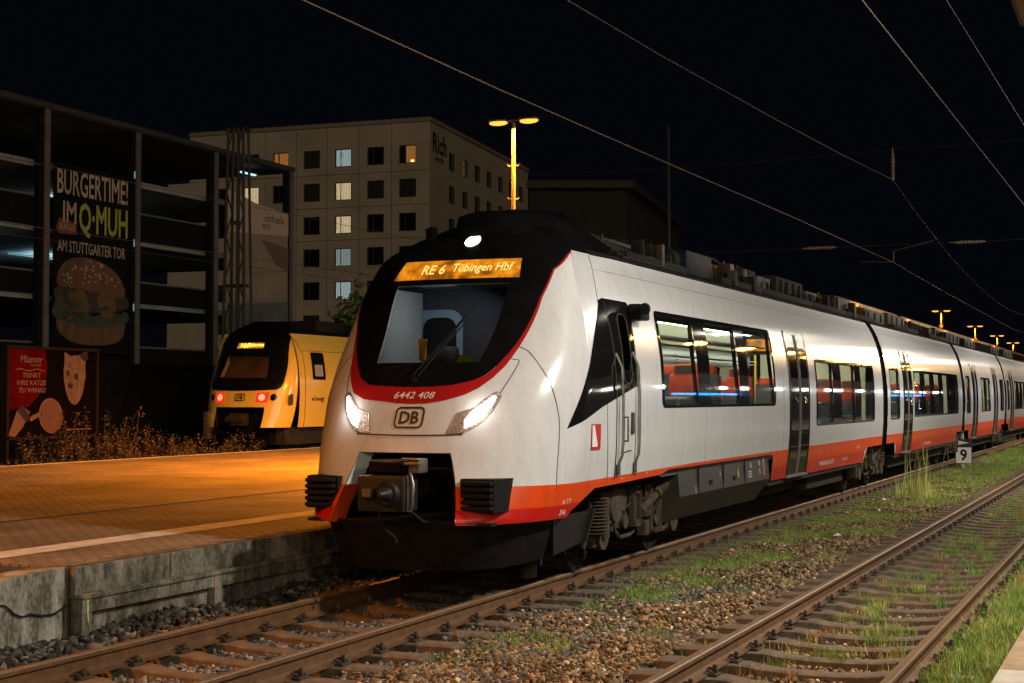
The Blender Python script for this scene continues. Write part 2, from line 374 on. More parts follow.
def stained_concrete(name, c, crack=False):
    m = bpy.data.materials.new(name); m.use_nodes = True; nt = m.node_tree; b = nt.nodes['Principled BSDF']; L = nt.links
    tc = nt.nodes.new('ShaderNodeTexCoord'); mp = nt.nodes.new('ShaderNodeMapping'); mp.inputs['Scale'].default_value = (2.6, 2.6, 0.9); L.new(tc.outputs['Object'], mp.inputs[0])
    n = nt.nodes.new('ShaderNodeTexNoise'); n.inputs['Scale'].default_value = 1.6; n.inputs['Detail'].default_value = 8; n.inputs['Roughness'].default_value = 0.7; L.new(mp.outputs[0], n.inputs['Vector'])
    n2 = nt.nodes.new('ShaderNodeTexNoise'); n2.inputs['Scale'].default_value = 22; n2.inputs['Detail'].default_value = 6; L.new(tc.outputs['Object'], n2.inputs['Vector'])
    cr = nt.nodes.new('ShaderNodeValToRGB'); e = cr.color_ramp.elements
    e[0].position = 0.40; e[0].color = (c[0]*0.20, c[1]*0.19, c[2]*0.15, 1); e[1].position = 0.66; e[1].color = (*c, 1)
    ad = nt.nodes.new('ShaderNodeMath'); ad.operation = 'MULTIPLY_ADD'; ad.inputs[1].default_value = 0.35; ad.inputs[2].default_value = -0.17
    L.new(n2.outputs[0], ad.inputs[0]); sm = nt.nodes.new('ShaderNodeMath'); L.new(n.outputs[0], sm.inputs[0]); L.new(ad.outputs[0], sm.inputs[1])
    L.new(sm.outputs[0], cr.inputs[0]); L.new(cr.outputs[0], b.inputs['Base Color']); b.inputs['Roughness'].default_value = 0.9
    bp = nt.nodes.new('ShaderNodeBump'); bp.inputs['Strength'].default_value = 0.5; bp.inputs['Distance'].default_value = 0.015
    L.new(n2.outputs[0], bp.inputs['Height']); L.new(bp.outputs[0], b.inputs['Normal'])
    return m
M['paving'] = paving_mat('platform_paving', (0.29, 0.225, 0.15), (0.23, 0.18, 0.12), 2.4)
M['conc'] = stained_concrete('stained_concrete', (0.27, 0.24, 0.185))
M['conc_pale'] = stained_concrete('pale_concrete', (0.46, 0.43, 0.36))
M['conc_clean'] = mat('edge_slab_concrete', (0.52, 0.49, 0.42), 0.85, noise=6, amp=0.25, bump=0.3, bscale=80)
M['asphalt'] = mat('asphalt', (0.045, 0.042, 0.04), 0.9, noise=8, amp=0.3, bump=0.5, bscale=120)
M['line_white'] = mat('worn_white_line', (0.62, 0.60, 0.54), 0.8, noise=5, amp=0.35)
M['moss'] = mat('lime_moss', (0.42, 0.55, 0.20), 0.9, noise=40, amp=0.5)

g = MB(); gy = [(-220, -.235), (-5.75, -.235), (-5.5, -.285), (-3.15, -.285), (-2.95, -.232), (-1.5, -.232), (-1.2, -.285), (.95, -.285), (1.2, -.235), (500, -.235)]
g.add([(x, y, z) for x in (-60, 900) for y, z in gy], [(k, k+1, 11+k, 10+k) for k in range(9)])
g.build('ground', 'ground', kind='structure')

def rail_profile():
    # flat-bottom rail, foot 0.15 wide, 0.172 high; (offset, height)
    h = [(-0.075, -0.172), (0.075, -0.172), (0.075, -0.160), (0.03, -0.146), (0.0095, -0.125), (0.0095, -0.052), (0.036, -0.038), (0.036, -0.010), (0.028, 0.0)]
    return h+[(-a, b) for a, b in h[::-1][:-2]]+[(-0.075, -0.160)]
def rail(y, x0, x1, zr, label):
    mb = MB(); P = rail_profile(); n = len(P)
    xs_ = np.linspace(x0, x1, 40)
    V = [(x, y+a, zr+b) for x in xs_ for a, b in P]
    F = [(i*n+k, i*n+(k+1) % n, (i+1)*n+(k+1) % n, (i+1)*n+k) for i in range(len(xs_)-1) for k in range(n)]
    mi = []
    for i in range(len(xs_)-1):
        for k in range(n):
            a, b = P[k], P[(k+1) % n]; mi.append(1 if (a[1] > -0.012 and b[1] > -0.012) else 0)
    mb.add(V, F, 0, False); mb.mi = mi
    return tag(mb.build('rail', ['rust_rail', 'rail_head']), label, 'rail')
T2 = -4.333
rail(0.7525, 6, 260, 0, 'rusty rail of the train track on the platform wall side, far wheel side')
rail(-0.7525, 6, 260, 0, 'rusty rail under the near wheels of the white train')
rail(T2+0.7525, 4, 260, 0, 'rusty rail of the empty weedy track, on the train side')
rail(T2-0.7525, 4, 260, 0, 'rusty rail of the empty weedy track, nearest the grass and pale platform corner')
rail(17.5+0.7525, 20, 260, 0.2, 'far rail under the yellow train beyond the platform')
rail(17.5-0.7525, 20, 260, 0.2, 'near rail under the yellow train beyond the platform')

def make_sleeper():
    t = empty('sleeper', (0, 0, -0.172), 'concrete sleeper', 'sleeper')
    mb = MB(); st = [(-1.30, .29, -.012), (-1.25, .30, 0), (-.95, .30, 0), (-.55, .29, 0), (-.40, .25, -.022), (-.2, .22, -.036), (0, .22, -.038), (.2, .22, -.036), (.40, .25, -.022), (.55, .29, 0), (.95, .30, 0), (1.25, .30, 0), (1.30, .29, -.012)]
    V = []; 
    for y, wd, dz in st:
        V += [(-wd/2, y, -.2-.172), (-wd/2*.86, y, dz-.012-.172), (-wd/2*.72, y, dz-.172), (wd/2*.72, y, dz-.172), (wd/2*.86, y, dz-.012-.172), (wd/2, y, -.2-.172)]
    F = [(i*6+k, i*6+k+1, (i+1)*6+k+1, (i+1)*6+k) for i in range(len(st)-1) for k in range(5)]+[tuple(range(6)), tuple(range((len(st)-1)*6, len(st)*6))[::-1]]
    mb.add(V, F, 0, True)
    mb.build('sleeper_body', 'sleeper', t)
    for sy in (1, -1):
        y0 = sy*0.7525
        for q in (1, -1):
            c = MB(); y = y0+q*0.115
            c.box((-.075, y-.035, -.172), (.075, y+.035, -.152), ch=.006)                         # angled guide plate
            c.tube([(-.05, y+q*.01, -.15), (-.06, y-q*.05, -.125), (-.02, y-q*.055, -.12), (-.02, y+q*.02, -.125), (.02, y+q*.02, -.125), (.02, y-q*.055, -.12), (.06, y-q*.05, -.125), (.05, y+q*.01, -.15)], .0085, seg=6)
            c.lathe((0, y, -.125), [(.022, -.03), (.022, 0), (.016, .004), (.016, .035), (.010, .038)], 'z', seg=8)
            c.build('rail_clip', 'clip', t)
    return t
sl0 = make_sleeper(); first = [True]
def place_sleepers(y0, z, x0, n, pitch, label, group):
    for i in range(n):
        o = sl0 if first[0] else copy_tree(sl0)
        first[0] = False
        o.location = (x0+i*pitch, y0, z-0.172); o.rotation_euler = (0, 0, R(random.uniform(-.6, .6)))
        o['label'] = label; o['group'] = group
place_sleepers(0, 0, 8.06, 80, 0.64, 'concrete sleeper under the rails the white train stands on', 'sleepers of the white train track')
place_sleepers(T2, 0, 6.2, 110, 0.64, 'weathered concrete sleeper of the empty weedy track', 'sleepers of the empty weedy track')

# --- loose ballast (uncountable stones)
ICO = None
def ico():
    bm = bmesh.new(); bmesh.ops.create_icosphere(bm, subdivisions=1, radius=1)
    v = np.array([tuple(p.co) for p in bm.verts]); bm.verts.index_update(); f = np.array([[q.index for q in t.verts] for t in bm.faces]); bm.free(); return v, f
def stones(name, P, size, material, tone=None, flat=0.7):
    v, f = ico(); n = len(P)
    kinds = []                                   # a few angular lump shapes, cut by random planes
    for k in range(14):
        w_ = v*1.25
        for j in range(8):
            d = RNG.normal(0, 1, 3); d /= np.linalg.norm(d); h = RNG.uniform(.35, .8); q = w_@d; w_ = w_-np.clip(q-h, 0, None)[:, None]*d
        kinds.append(w_)
    K = np.array(kinds)[RNG.integers(0, 14, n)]
    sc = size[:, None]*RNG.uniform(.6, 1.5, (n, 3)); sc[:, 2] *= flat
    V = K*sc[:, None]
    a = RNG.uniform(0, 2*np.pi, n); b = RNG.uniform(-.9, .9, n)
    x, y, z = V[..., 0], V[..., 1], V[..., 2]
    x, z = x*np.cos(b)[:, None]-z*np.sin(b)[:, None], x*np.sin(b)[:, None]+z*np.cos(b)[:, None]
    x, y = x*np.cos(a)[:, None]-y*np.sin(a)[:, None], x*np.sin(a)[:, None]+y*np.cos(a)[:, None]
    V = np.stack([x, y, z], -1)+P[:, None]
    F = f[None]+(np.arange(n)*len(v))[:, None, None]
    t = np.repeat(RNG.uniform(0, 1, n) if tone is None else tone, len(v))
    return np_mesh(name, V.reshape(-1, 3), F.reshape(-1, 3), material, t)
STONE = tone_mat('ballast_stone', [(0, (0.0599, 0.0413, 0.0228)), (0.4, (0.1698, 0.1125, 0.0586)), (0.72, (0.2794, 0.1969, 0.1074)), (0.9, (0.3993, 0.2905, 0.1628)), (0.96, (0.4791, 0.2063, 0.0814)), (1, (0.8384, 0.7125, 0.4883))], 0.9)
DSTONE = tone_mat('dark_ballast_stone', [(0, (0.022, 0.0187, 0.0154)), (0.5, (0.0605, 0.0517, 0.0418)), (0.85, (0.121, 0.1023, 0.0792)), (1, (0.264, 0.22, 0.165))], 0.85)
GREYSTONE = tone_mat('grey_ballast_stone', [(0, (0.0375, 0.0375, 0.035)), (0.5, (0.1187, 0.1162, 0.1075)), (0.9, (0.225, 0.215, 0.1938)), (1, (0.45, 0.4125, 0.35))], 0.85)
def xrand(n, a, b, pw=1.6):
    return a+(b-a)*RNG.uniform(0, 1, n)**pw
def hump(x, y):
    return 0.03*np.sin(x*1.7+y*2.1)+0.022*np.sin(x*3.9-y*3.3)
def field(nm, n, x0, x1, pw, y0, y1, zf, r0, r1, material, sleepers=None):
    X_ = xrand(n, x0, x1, pw); Y_ = RNG.uniform(y0, y1, n)
    if sleepers:                                  # leave the sleeper tops mostly clear
        k = np.abs(((X_-sleepers+.32) % .64)-.32); ok = (k > .135)|(RNG.uniform(0, 1, n) > .965); X_, Y_ = X_[ok], Y_[ok]; n = len(X_)
    o = stones(nm, np.stack([X_, Y_, zf(X_, Y_)+RNG.uniform(-.012, .012, n)], -1), RNG.uniform(r0, r1, n), material); o['kind'] = 'stuff'; return o
field('ballast', 15000, 7.5, 24, 1.5, -0.68, 0.68, lambda x, y: -0.245+0*x, .014, .032, GREYSTONE, 8.06)
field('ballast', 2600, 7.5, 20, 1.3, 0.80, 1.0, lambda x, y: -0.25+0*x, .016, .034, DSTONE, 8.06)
field('ballast', 9000, 8, 36, 1.8, -1.34, -0.82, lambda x, y: -0.25-.03*(y+1.3)/.5, .014, .032, STONE, 8.06)
field('ballast', 30000, 8, 44, 1.9, -3.05, -1.30, lambda x, y: -0.212+hump(x, y)*.8, .014, .036, STONE)
field('ballast', 5200, 8, 17, 1.5, -2.3, -0.95, lambda x, y: -0.205+hump(x, y)*.6, .013, .030, GREYSTONE)
field('ballast', 9000, 7, 40, 1.8, -3.60, -3.05, lambda x, y: -0.25-.03*(-3.05-y)/.5, .014, .034, STONE, 6.2)
field('ballast', 20000, 6.2, 40, 1.8, T2-.70, T2+.70, lambda x, y: -0.258+0*x, .013, .030, STONE, 6.2)
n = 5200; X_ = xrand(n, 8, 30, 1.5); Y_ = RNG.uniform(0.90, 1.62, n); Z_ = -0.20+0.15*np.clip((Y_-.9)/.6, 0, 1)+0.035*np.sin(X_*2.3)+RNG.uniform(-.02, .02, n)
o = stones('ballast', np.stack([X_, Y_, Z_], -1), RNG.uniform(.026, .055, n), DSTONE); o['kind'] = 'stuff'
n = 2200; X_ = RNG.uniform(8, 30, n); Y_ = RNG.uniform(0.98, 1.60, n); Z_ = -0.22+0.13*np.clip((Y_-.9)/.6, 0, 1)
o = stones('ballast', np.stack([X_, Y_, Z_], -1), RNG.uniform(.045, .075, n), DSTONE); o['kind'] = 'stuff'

# --- grass and weeds (uncountable blades)
def blades(name, P, h, wd, lean, material, tone):
    n = len(P); a = RNG.uniform(0, 2*np.pi, n); b = RNG.uniform(0, 2*np.pi, n)
    dx, dy = np.cos(a)*wd/2, np.sin(a)*wd/2; lx, ly = np.cos(b)*lean*h, np.sin(b)*lean*h
    x, y, z = P.T
    V = np.stack([np.stack([x-dx, y-dy, z], -1), np.stack([x+dx, y+dy, z], -1),
                  np.stack([x-dx*.7+lx*.35, y-dy*.7+ly*.35, z+h*.58], -1), np.stack([x+dx*.7+lx*.35, y+dy*.7+ly*.35, z+h*.58], -1),
                  np.stack([x+lx, y+ly, z+h*(1-.25*lean)], -1), np.stack([x+lx+dx*.15, y+ly+dy*.15, z+h*(1-.25*lean)], -1)], 1)
    F = np.array([[0, 1, 3, 2], [2, 3, 5, 4]])[None]+(np.arange(n)*6)[:, None, None]
    o = np_mesh(name, V.reshape(-1, 3), F.reshape(-1, 4), material, np.repeat(tone, 6)); o['kind'] = 'stuff'; return o
GRASS = tone_mat('grass_blades', [(0, (0.0966, 0.1851, 0.0327)), (0.4, (0.2318, 0.3703, 0.0636)), (0.65, (0.3864, 0.4792, 0.1089)), (0.82, (0.6569, 0.5881, 0.1997)), (0.92, (0.5023, 0.3267, 0.1089)), (1, (0.3284, 0.1307, 0.0636))], 0.7)
def clumps(nc, x0, x1, y0, y1, rad, per, pw=1.0):
    cx = xrand(nc, x0, x1, pw); cy_ = RNG.uniform(y0, y1, nc); r_ = rad*RNG.uniform(.5, 1.3, nc); tn = RNG.uniform(-.25, .25, nc)
    k = np.repeat(np.arange(nc), per); m_ = len(k)
    return cx[k]+RNG.normal(0, 1, m_)*r_[k], cy_[k]+RNG.normal(0, .6, m_)*r_[k], tn[k]
def grass(name, nc, x0, x1, y0, y1, rad, per, hmin, hmax, base=.4, pw=1.0, wd=.006, z=-.24, lean=.5):
    x, y, t = clumps(nc, x0, x1, y0, y1, rad, per, pw); n = len(x)
    return blades(name, np.stack([x, y, np.full(n, z)+RNG.uniform(-.005, .01, n)], -1), RNG.uniform(hmin, hmax, n), RNG.uniform(.6, 1.4, n)*wd, RNG.uniform(.1, lean*1.6, n), GRASS, np.clip(base+t+RNG.normal(0, .12, n), 0, 1))
grass('grass', 120, 14.5, 19, -1.95, -1.25, .14, 70, .03, .09, .36)
grass('grass', 260, 17, 30, -2.1, -1.0, .19, 75, .03, .10, .36)
grass('grass', 60, 11.2, 14.4, -2.2, -1.2, .15, 60, .02, .08, .38)
grass('grass', 260, 24, 36, -2.9, -1.0, .26, 75, .03, .10, .42)
grass('grass', 260, 31, 75, -3.1, -1.0, .42, 90, .05, .16, .45, wd=.012)
grass('grass', 90, 12, 32, -3.2, -1.9, .13, 45, .02, .07, .45)
grass('grass', 150, 7, 40, T2-.62, T2+.5, .12, 62, .05, .13, .33, 1.2)
grass('grass', 340, 6.5, 32, -6.0, -5.2, .13, 120, .05, .20, .40, 1.3, wd=.007)
grass('grass', 170, 28, 75, -6.0, -3.4, .38, 70, .04, .12, .45, wd=.012)
grass('dry_grass', 110, 8, 26, -6.0, -5.15, .12, 60, .06, .24, .76, 1.2)
grass('dry_grass', 36, 9, 28, -3.0, -0.95, .10, 45, .02, .06, .96, 1.4)
grass('dry_grass', 80, 7, 32, T2-.6, T2+.5, .11, 45, .05, .11, .93, 1.2)
# tall stalky grass tuft by the near rail
n = 260; x = 33.6+RNG.normal(0, .34, n); y = -2.0+RNG.normal(0, .20, n)
o = blades('grass_tuft', np.stack([x, y, np.full(n, -.22)], -1), RNG.uniform(.25, .8, n)*np.where(RNG.uniform(0, 1, n) > .80, 1.75, .75), RNG.uniform(.006, .013, n), RNG.uniform(.05, .35, n), GRASS, np.clip(RNG.normal(.74, .08, n), 0, .84))
del o['kind']; tag(o, 'tall pale grass tuft with dry stalks growing beside the near rail of the train track', 'grass tuft')
M['litter'] = mat('litter_paper', (0.75, 0.72, 0.64), 0.7)
for x, y, r_, lab in ((23.2, -2.3, .09, 'pale yellowish litter scrap on the grass between the tracks, the largest scrap'), (31.8, -1.58, .07, 'flat white litter scrap in the grass near the tall tuft'), (28.7, -2.0, .06, 'thin white litter scrap in grass left of the tall tuft'), (19.9, -3.65, .035, 'tiny white litter scrap inside the near rail of the empty track'), (13.6, -1.75, .03, 'small white litter scrap on the stones below the white cab'), (14.6, -2.3, .03, 'small white crumpled litter scrap among brown stones between the tracks')):
    mb = MB(); k_ = [(x+r_*math.cos(t)*random.uniform(.7, 1.2), y+r_*.7*math.sin(t)*random.uniform(.7, 1.2), -.165+random.uniform(0, r_*.35)) for t in np.linspace(0, 6.28, 8)[:-1]]
    mb.add(k_+[(x, y, -.16+r_*.6), (x, y, -.21)], [(i, (i+1) % 7, 7) for i in range(7)]+[((i+1) % 7, i, 8) for i in range(7)]); tag(mb.build('litter_scrap', 'litter'), lab, 'litter')

# --- left platform
P0 = 10.40
mb = MB(); mb.box((P0, 1.66, -.24), (330, 15.6, .515), 0)
pl = mb.build('platform', 'paving', kind='structure')
mb = MB()
mb.add([(P0+.02, 1.655, .519), (330, 1.655, .519), (330, 1.80, .519), (P0+.02, 1.80, .519)], [(0, 1, 2, 3)], 0)
mb.build('platform_kerb', 'conc', kind='structure')
mb = MB(); mb.add([(10.7, 2.66, .520), (330, 2.66, .520), (330, 3.06, .520), (10.9, 3.06, .520)], [(0, 1, 2, 3)])
mb.build('platform_line', 'line_white', kind='structure')
mb = MB(); mb.add([(P0, 5.36, .520), (330, 5.36, .520), (330, 5.46, .520), (P0, 5.46, .520)], [(0, 1, 2, 3)])
mb.build('platform_gutter', 'asphalt', kind='structure')
mb = MB(); mb.add([(P0, 15.25, .520), (330, 15.25, .520), (330, 15.55, .520), (P0, 15.55, .520)], [(0, 1, 2, 3)])
mb.build('platform_line', 'line_white', kind='structure')
w_ = empty('platform_wall', (P0, 1.6, -.24), 'stained concrete panel wall with ledge below the left platform edge', 'wall')
jx = [P0, 11.75, 13.5, 15.2, 16.9, 18.6, 20.3]+[20.3+1.7*i for i in range(1, 20)]
for i in range(len(jx)-1):
    mb = MB(); mb.box((jx[i]+.008, 1.60, .27), (jx[i+1]-.008, 1.657, .512), 0, .01); mb.build('kerb_panel', 'conc', w_)
mb = MB(); mb.box((P0, 1.50, .245), (55, 1.66, .285), 0, .008); mb.build('ledge', 'conc', w_)
px = [P0+.06]+[jx[i] for i in range(1, len(jx))]
px2 = [P0, 12.35, 14.05, 15.75, 17.45, 19.2]+[19.2+1.7*i for i in range(1, 20)]
for i in range(len(px2)-1):
    mb = MB(); mb.box((px2[i]+.13, 1.60, -.24), (px2[i+1], 1.65, .245), 0); mb.box((px2[i]+.13, 1.525, .13), (px2[i+1], 1.60, .244), 0); mb.box((px2[i], 1.515, -.24), (px2[i]+.13, 1.64, .243), 0, .008); mb.build('wall_panel', 'conc', w_)
mb = MB()
for i in range(26):
    mb.add([(P0+.02+i*.05+random.uniform(0, .02), 1.498, .287), (P0+.06+i*.05, 1.498, .287), (P0+.07+i*.05+random.uniform(0, .05), 1.53+random.uniform(0, .04), .287)], [(0, 1, 2)])
mb.add([(P0+.05, 1.511, .24), (P0+.08, 1.511, .235), (P0+.085, 1.511, .02), (P0+.06, 1.511, .10)], [(0, 1, 2, 3)])
mb.build('lime_stain', 'moss', w_, fixn=False)
# older end of the platform: cracked pale wall and a sunken asphalt bay
w2 = empty('concrete_wall', (9.4, 1.55, -.24), 'pale cracked concrete wall end in front of the platform panels, lower left', 'wall')
mb = MB(); mb.prism([(P0-.012, 1.69), (9.35, 1.515), (5.0, 0.98), (5.0, 1.35), (9.3, 1.78), (P0-.012, 1.98)], 'z', -.24, .512); mb.build('wall_face', 'conc_pale', w2)
mb = MB(); crk = [(10.39, 1.672, .19), (10.2, 1.64, .145), (10.0, 1.607, .16), (9.85, 1.582, .195), (9.72, 1.561, .19), (9.6, 1.541, .23), (9.48, 1.521, .31), (9.36, 1.50, .33)]
mb.tube(crk, [.007, .011, .008, .010, .006, .009, .007, .004], seg=5); mb.build('crack', 'dark', w2)
mb = MB(); mb.add([(4.8, 1.36, .50), (P0-.05, 1.99, .50), (P0+.0, 3.1, .50), (9.5, 12, .50), (4.8, 12, .50)], [(0, 1, 2, 3, 4)]); mb.build('platform_bay', 'asphalt', kind='structure')
mb = MB(); mb.box((4.8, 3.3, .0), (P0-.004, 15.6, .507)); mb.build('platform_end', 'paving', kind='structure')

# --- right platform, where the picture was taken
mb = MB(); mb.box((-40, -14, -.24), (7.95, -6.35, .505)); mb.box((7.95, -14, -.24), (300, -6.35, .505)); mb.build('platform', 'asphalt', kind='structure')
k_ = empty('platform_edging', (8, -6.2, .5), 'tan and pale concrete edge slabs of the near platform, lower right corner', 'kerb')
for i in range(-8, 60):
    mb = MB(); mb.box((8.42+i*1.0-1.0, -6.36, .35), (8.42+i*1.0-.008, -6.045, .515), 0, .008); mb.build('edge_slab', 'conc_clean' if i <= 0 else M.setdefault('conc_tan', mat('tan_concrete', (0.40, 0.29, 0.17), 0.85, noise=7, amp=0.3)), k_) if i < 24 else None
mb = MB(); mb.box((-40, -6.33, -.24), (300, -6.15, .35)); mb.build('platform_footing', 'conc', kind='structure')
# canopy over the right platform with its lamps
M['planks'] = mat('canopy_planks', (0.42, 0.27, 0.12), 0.7, noise=5, amp=0.4, stretch=(1, 12, 1))
M['steel_dark'] = mat('dark_steel_paint', (0.035, 0.035, 0.038), 0.5)
c_ = empty('platform_canopy', (0, -9, .5), 'wooden plank canopy edge over the near platform, top right corner', 'canopy')
mb = MB(); mb.box((-12, -12.5, 4.50), (11.2, -6.02, 4.58)); mb.build('soffit', 'planks', c_)
mb = MB(); mb.box((-12, -12.5, 4.58), (11.3, -5.97, 4.80)); mb.build('roof', 'steel_dark', c_)
for x in (-9, 8):
    mb = MB(); mb.tube([(x, -10.2, .5), (x, -10.2, 4.5)], .11, seg=12); mb.box((x-.09, -12.3, 4.28), (x+.09, -6.3, 4.498)); mb.build('post', 'steel_dark', c_)
for p in CANOPY_LAMPS:
    mb = MB(); mb.box((p[0]-.38, p[1]-.17, p[2]-.03), (p[0]+.38, p[1]+.17, p[2]+.17), 0, .02); f_ = mb.build('lamp_housing', 'steel_dark', c_)
    mb = MB(); mb.box((p[0]-.34, p[1]-.14, p[2]-.075), (p[0]+.34, p[1]+.14, p[2]-.031)); mb.build('diffuser', 'canopy_tube', f_)

for p in TALL_LAMPS:
    t = empty('platform_lamp', (p[0], p[1], .505), 'tall white lamp post of the near platform behind the viewpoint', 'street lamp', 'tall lamps of the near platform')
    mb = MB(); mb.tube([(p[0], p[1]-.5, .505), (p[0], p[1]-.5, 3), (p[0], p[1]-.5, p[2]+.1)], [.09, .08, .05], seg=10); mb.build('pole', 'steel_dark', t)
    mb = MB(); mb.tube([(p[0], p[1]-.5, p[2]+.1), (p[0], p[1]-.1, p[2]+.12)], .035, seg=8); mb.build('arm', 'steel_dark', t)
    mb = MB(); mb.box((p[0]-.3, p[1]-.15, p[2]), (p[0]+.3, p[1]+.45, p[2]+.14), 0, .04); h_ = mb.build('lamp_head', 'steel_dark', t)
    mb = MB(); mb.box((p[0]-.24, p[1]-.1, p[2]-.03), (p[0]+.24, p[1]+.4, p[2]-.001)); mb.build('lamp_glass', 'canopy_tube', h_)

# ------------------------------------------------------------------ the white train
NW = pch([.40, .69, 1.1, 1.5, 1.9, 2.3, 2.7, 3.0, 3.3, 3.5, 3.62, 3.75, 3.9], [1.22, 1.31, 1.41, 1.455, 1.46, 1.435, 1.36, 1.275, 1.17, 1.085, .98, .80, .45])
SW = pch([.40, .69, 1.1, 1.5, 1.9, 2.3, 2.7, 3.0, 3.3, 3.52], [1.33, 1.375, 1.43, 1.455, 1.46, 1.445, 1.395, 1.33, 1.22, 1.10])
NXC = pch([.75, 1.15, 1.6, 2.0, 2.6, 3.2, 3.65, 3.9], [12.954, 13.216, 13.405, 13.597, 14.081, 14.481, 14.995, 15.346])
NXS = pch([.75, 1.6, 2.6, 3.4, 3.65, 3.9], [14.331, 14.579, 14.818, 15.012, 15.4, 15.95])
EN, EM = 2.705, 1.83
def nxc(z): return NXC(max(z, .75)) + (0.15*(0.75-z) if z < .75 else 0)
def sg(v): return 1 if v >= 0 else -1
class Nose:
    """rounded cab front: a = angle round the front (0 centre, +-pi/2 the sides, negative near), b = height"""
    def __init__(s, x0=0.0, y0=0.0, z0=0.0, kx=1.0): s.x0, s.y0, s.z0, s.kx = x0, y0, z0, kx
    def __call__(s, a, b):
        r = sg(a)*abs(math.sin(a))**(2/EN); c = abs(math.cos(a))**(2/EM)*sg(math.cos(a))
        X = NXS(b)-(NXS(b)-nxc(b))*c
        return (s.x0+(X-15)*s.kx, s.y0+NW(b)*r, s.z0+b)
def ph(r): return sg(r)*math.asin(min(1, abs(r))**(EN/2))
def phy(y, z): return ph(y/NW(z))
def side_w(X, z):
    xs, xc = NXS(z), nxc(z)
    if X < xs: return NW(z)*(1-min(1, (xs-X)/(xs-xc))**EM)**(1/EN)
    t = min(1, max(0, (X-xs)/1.3)); t = t*t*(3-2*t); return NW(z)+(SW(z)-NW(z))*t
def sideN(X, z): return (X, -side_w(X, z), z)
def sideF(X, z): return (X, side_w(X, z), z)
def carN(X, z): return (X, -SW(z), z)
def carF(X, z): return (X, SW(z), z)
nose = Nose(15, 0, 0)
def P_(lst): return [(ph(r), z) for r, z in lst]
def mirror(lst): return lst+[(-r, z) for r, z in lst[::-1] if abs(r) > 1e-9]
HP = math.pi/2
train = empty('passenger_train', (13.2, 0, 0), 'white electric passenger train with red and orange stripes and lit destination display', 'train')

# --- cab front shell
glass_hole = P_([(-.40, 2.295), (.40, 2.295), (.525, 3.13), (-.525, 3.13)])
pocket = P_([(-.545, .60), (.545, .60), (.345, 1.405), (-.345, 1.405)])
mb = MB()
bot = [(-HP+HP*2*i/24, .728+.012*abs(-1+2*i/24)**2) for i in range(25)]
patch(mb, bot+[(HP, 3.9), (-HP, 3.9)], nose, (.07, .09), [glass_hole, pocket], 0, 0, -1)
cap = [nose(-HP+2*HP*i/24, 3.9) for i in range(25)]
mb.add(cap, [list(range(25))], 1)
cab = mb.build('cab_front', ['white', 'roof_dark'], train, fixn=False)
outer = [(-1, 3.5), (-.99, 3.45), (-.881, 3.277), (-.783, 2.98), (-.697, 2.64), (-.640, 2.442), (-.583, 2.258), (-.523, 2.138), (-.45, 2.04), (-.37, 1.975), (-.234, 1.915), (-.1, 1.885), (0, 1.880)]
inner = [(-1, 3.53), (-.976, 3.45), (-.866, 3.277), (-.766, 2.98), (-.676, 2.66), (-.605, 2.442), (-.530, 2.26), (-.47, 2.165), (-.40, 2.115), (-.269, 2.068), (-.1, 2.050), (0, 2.048)]
outL = [(.1, 1.885), (.234, 1.905), (.40, 1.925), (.52, 1.99), (.62, 2.17), (.71, 2.417), (.815, 2.685), (.93, 2.93), (.985, 3.08), (1, 3.2), (1, 3.5)]
innL = [(.1, 2.050), (.269, 2.060), (.40, 2.075), (.50, 2.146), (.62, 2.339), (.755, 2.594), (.89, 2.90), (.965, 3.08), (.985, 3.2), (1, 3.53)]
mb = MB(); patch(mb, P_(outer+outL+(inner+innL)[::-1]), nose, (.06, .08), (), .003, 0, -1); mb.build('red_band', 'red', cab, fixn=False)
mb = MB(); patch(mb, P_(inner+innL+[(1, 3.895), (-1, 3.895)]), nose, (.07, .09), [glass_hole], .006, 0, -1); mb.build('windscreen_mask', 'black_panel', train, fixn=False)
mb = MB(); patch(mb, glass_hole, nose, (.07, .09), (), -.012, 0, -1); ws = mb.build('windscreen', 'glass_cab', train, fixn=False)
# orange stripe round the front, red lower half
fo = lambda s_: P_([(s_*.39, 1.085), (s_*.44, .87), (s_*.47, .733)])
for s_ in (-1, 1):
    a_, b_, c2 = fo(s_)
    mb = MB(); patch(mb, [a_, (s_*HP, 1.085), (s_*HP, .87), b_], nose, (.06, .1), [pocket], .003, 0, -1); patch(mb, [b_, (s_*HP, .87), (s_*HP, .742), (s_*1.1, .736), (s_*.8, .733), c2], nose, (.06, .1), [pocket], .003, 1, -1)
    mb.build('stripe', ['orange', 'red_orange'], cab, fixn=False)
# coupler pocket: painted chamfer, then a dark recess
mb = MB(); pc = [Vector(nose(*q)) for q in pocket]
def ring(pts, dx, k): return [Vector((p.x+dx, p.y*k, p.z)) for p in pts]
e0 = [Vector(nose(ph(r), z)) for r, z in [(-.545, .72), (-.50, .87), (-.42, 1.085), (-.36, 1.33), (-.34, 1.40), (-.2, 1.407), (.2, 1.407), (.34, 1.40), (.36, 1.33), (.42, 1.085), (.50, .87), (.545, .72)]]
e1 = [Vector((p.x+.16, p.y*.86, min(p.z, 1.385))) for p in e0]; e2 = [Vector((14.3, p.y*.80, min(p.z, 1.36))) for p in e0]
for i in range(11):
    mi = 0 if e0[i].z > 1.08 and e0[i+1].z > 1.08 else 1
    mb.add([e0[i], e0[i+1], e1[i+1], e1[i]], [(0, 1, 2, 3)], mi); mb.add([e1[i], e1[i+1], e2[i+1], e2[i]], [(0, 1, 2, 3)], 2)
mb.add(e2, [list(range(12))], 2)
mb.build('coupler_pocket', ['white', 'orange', 'black_panel'], train, fixn=False)
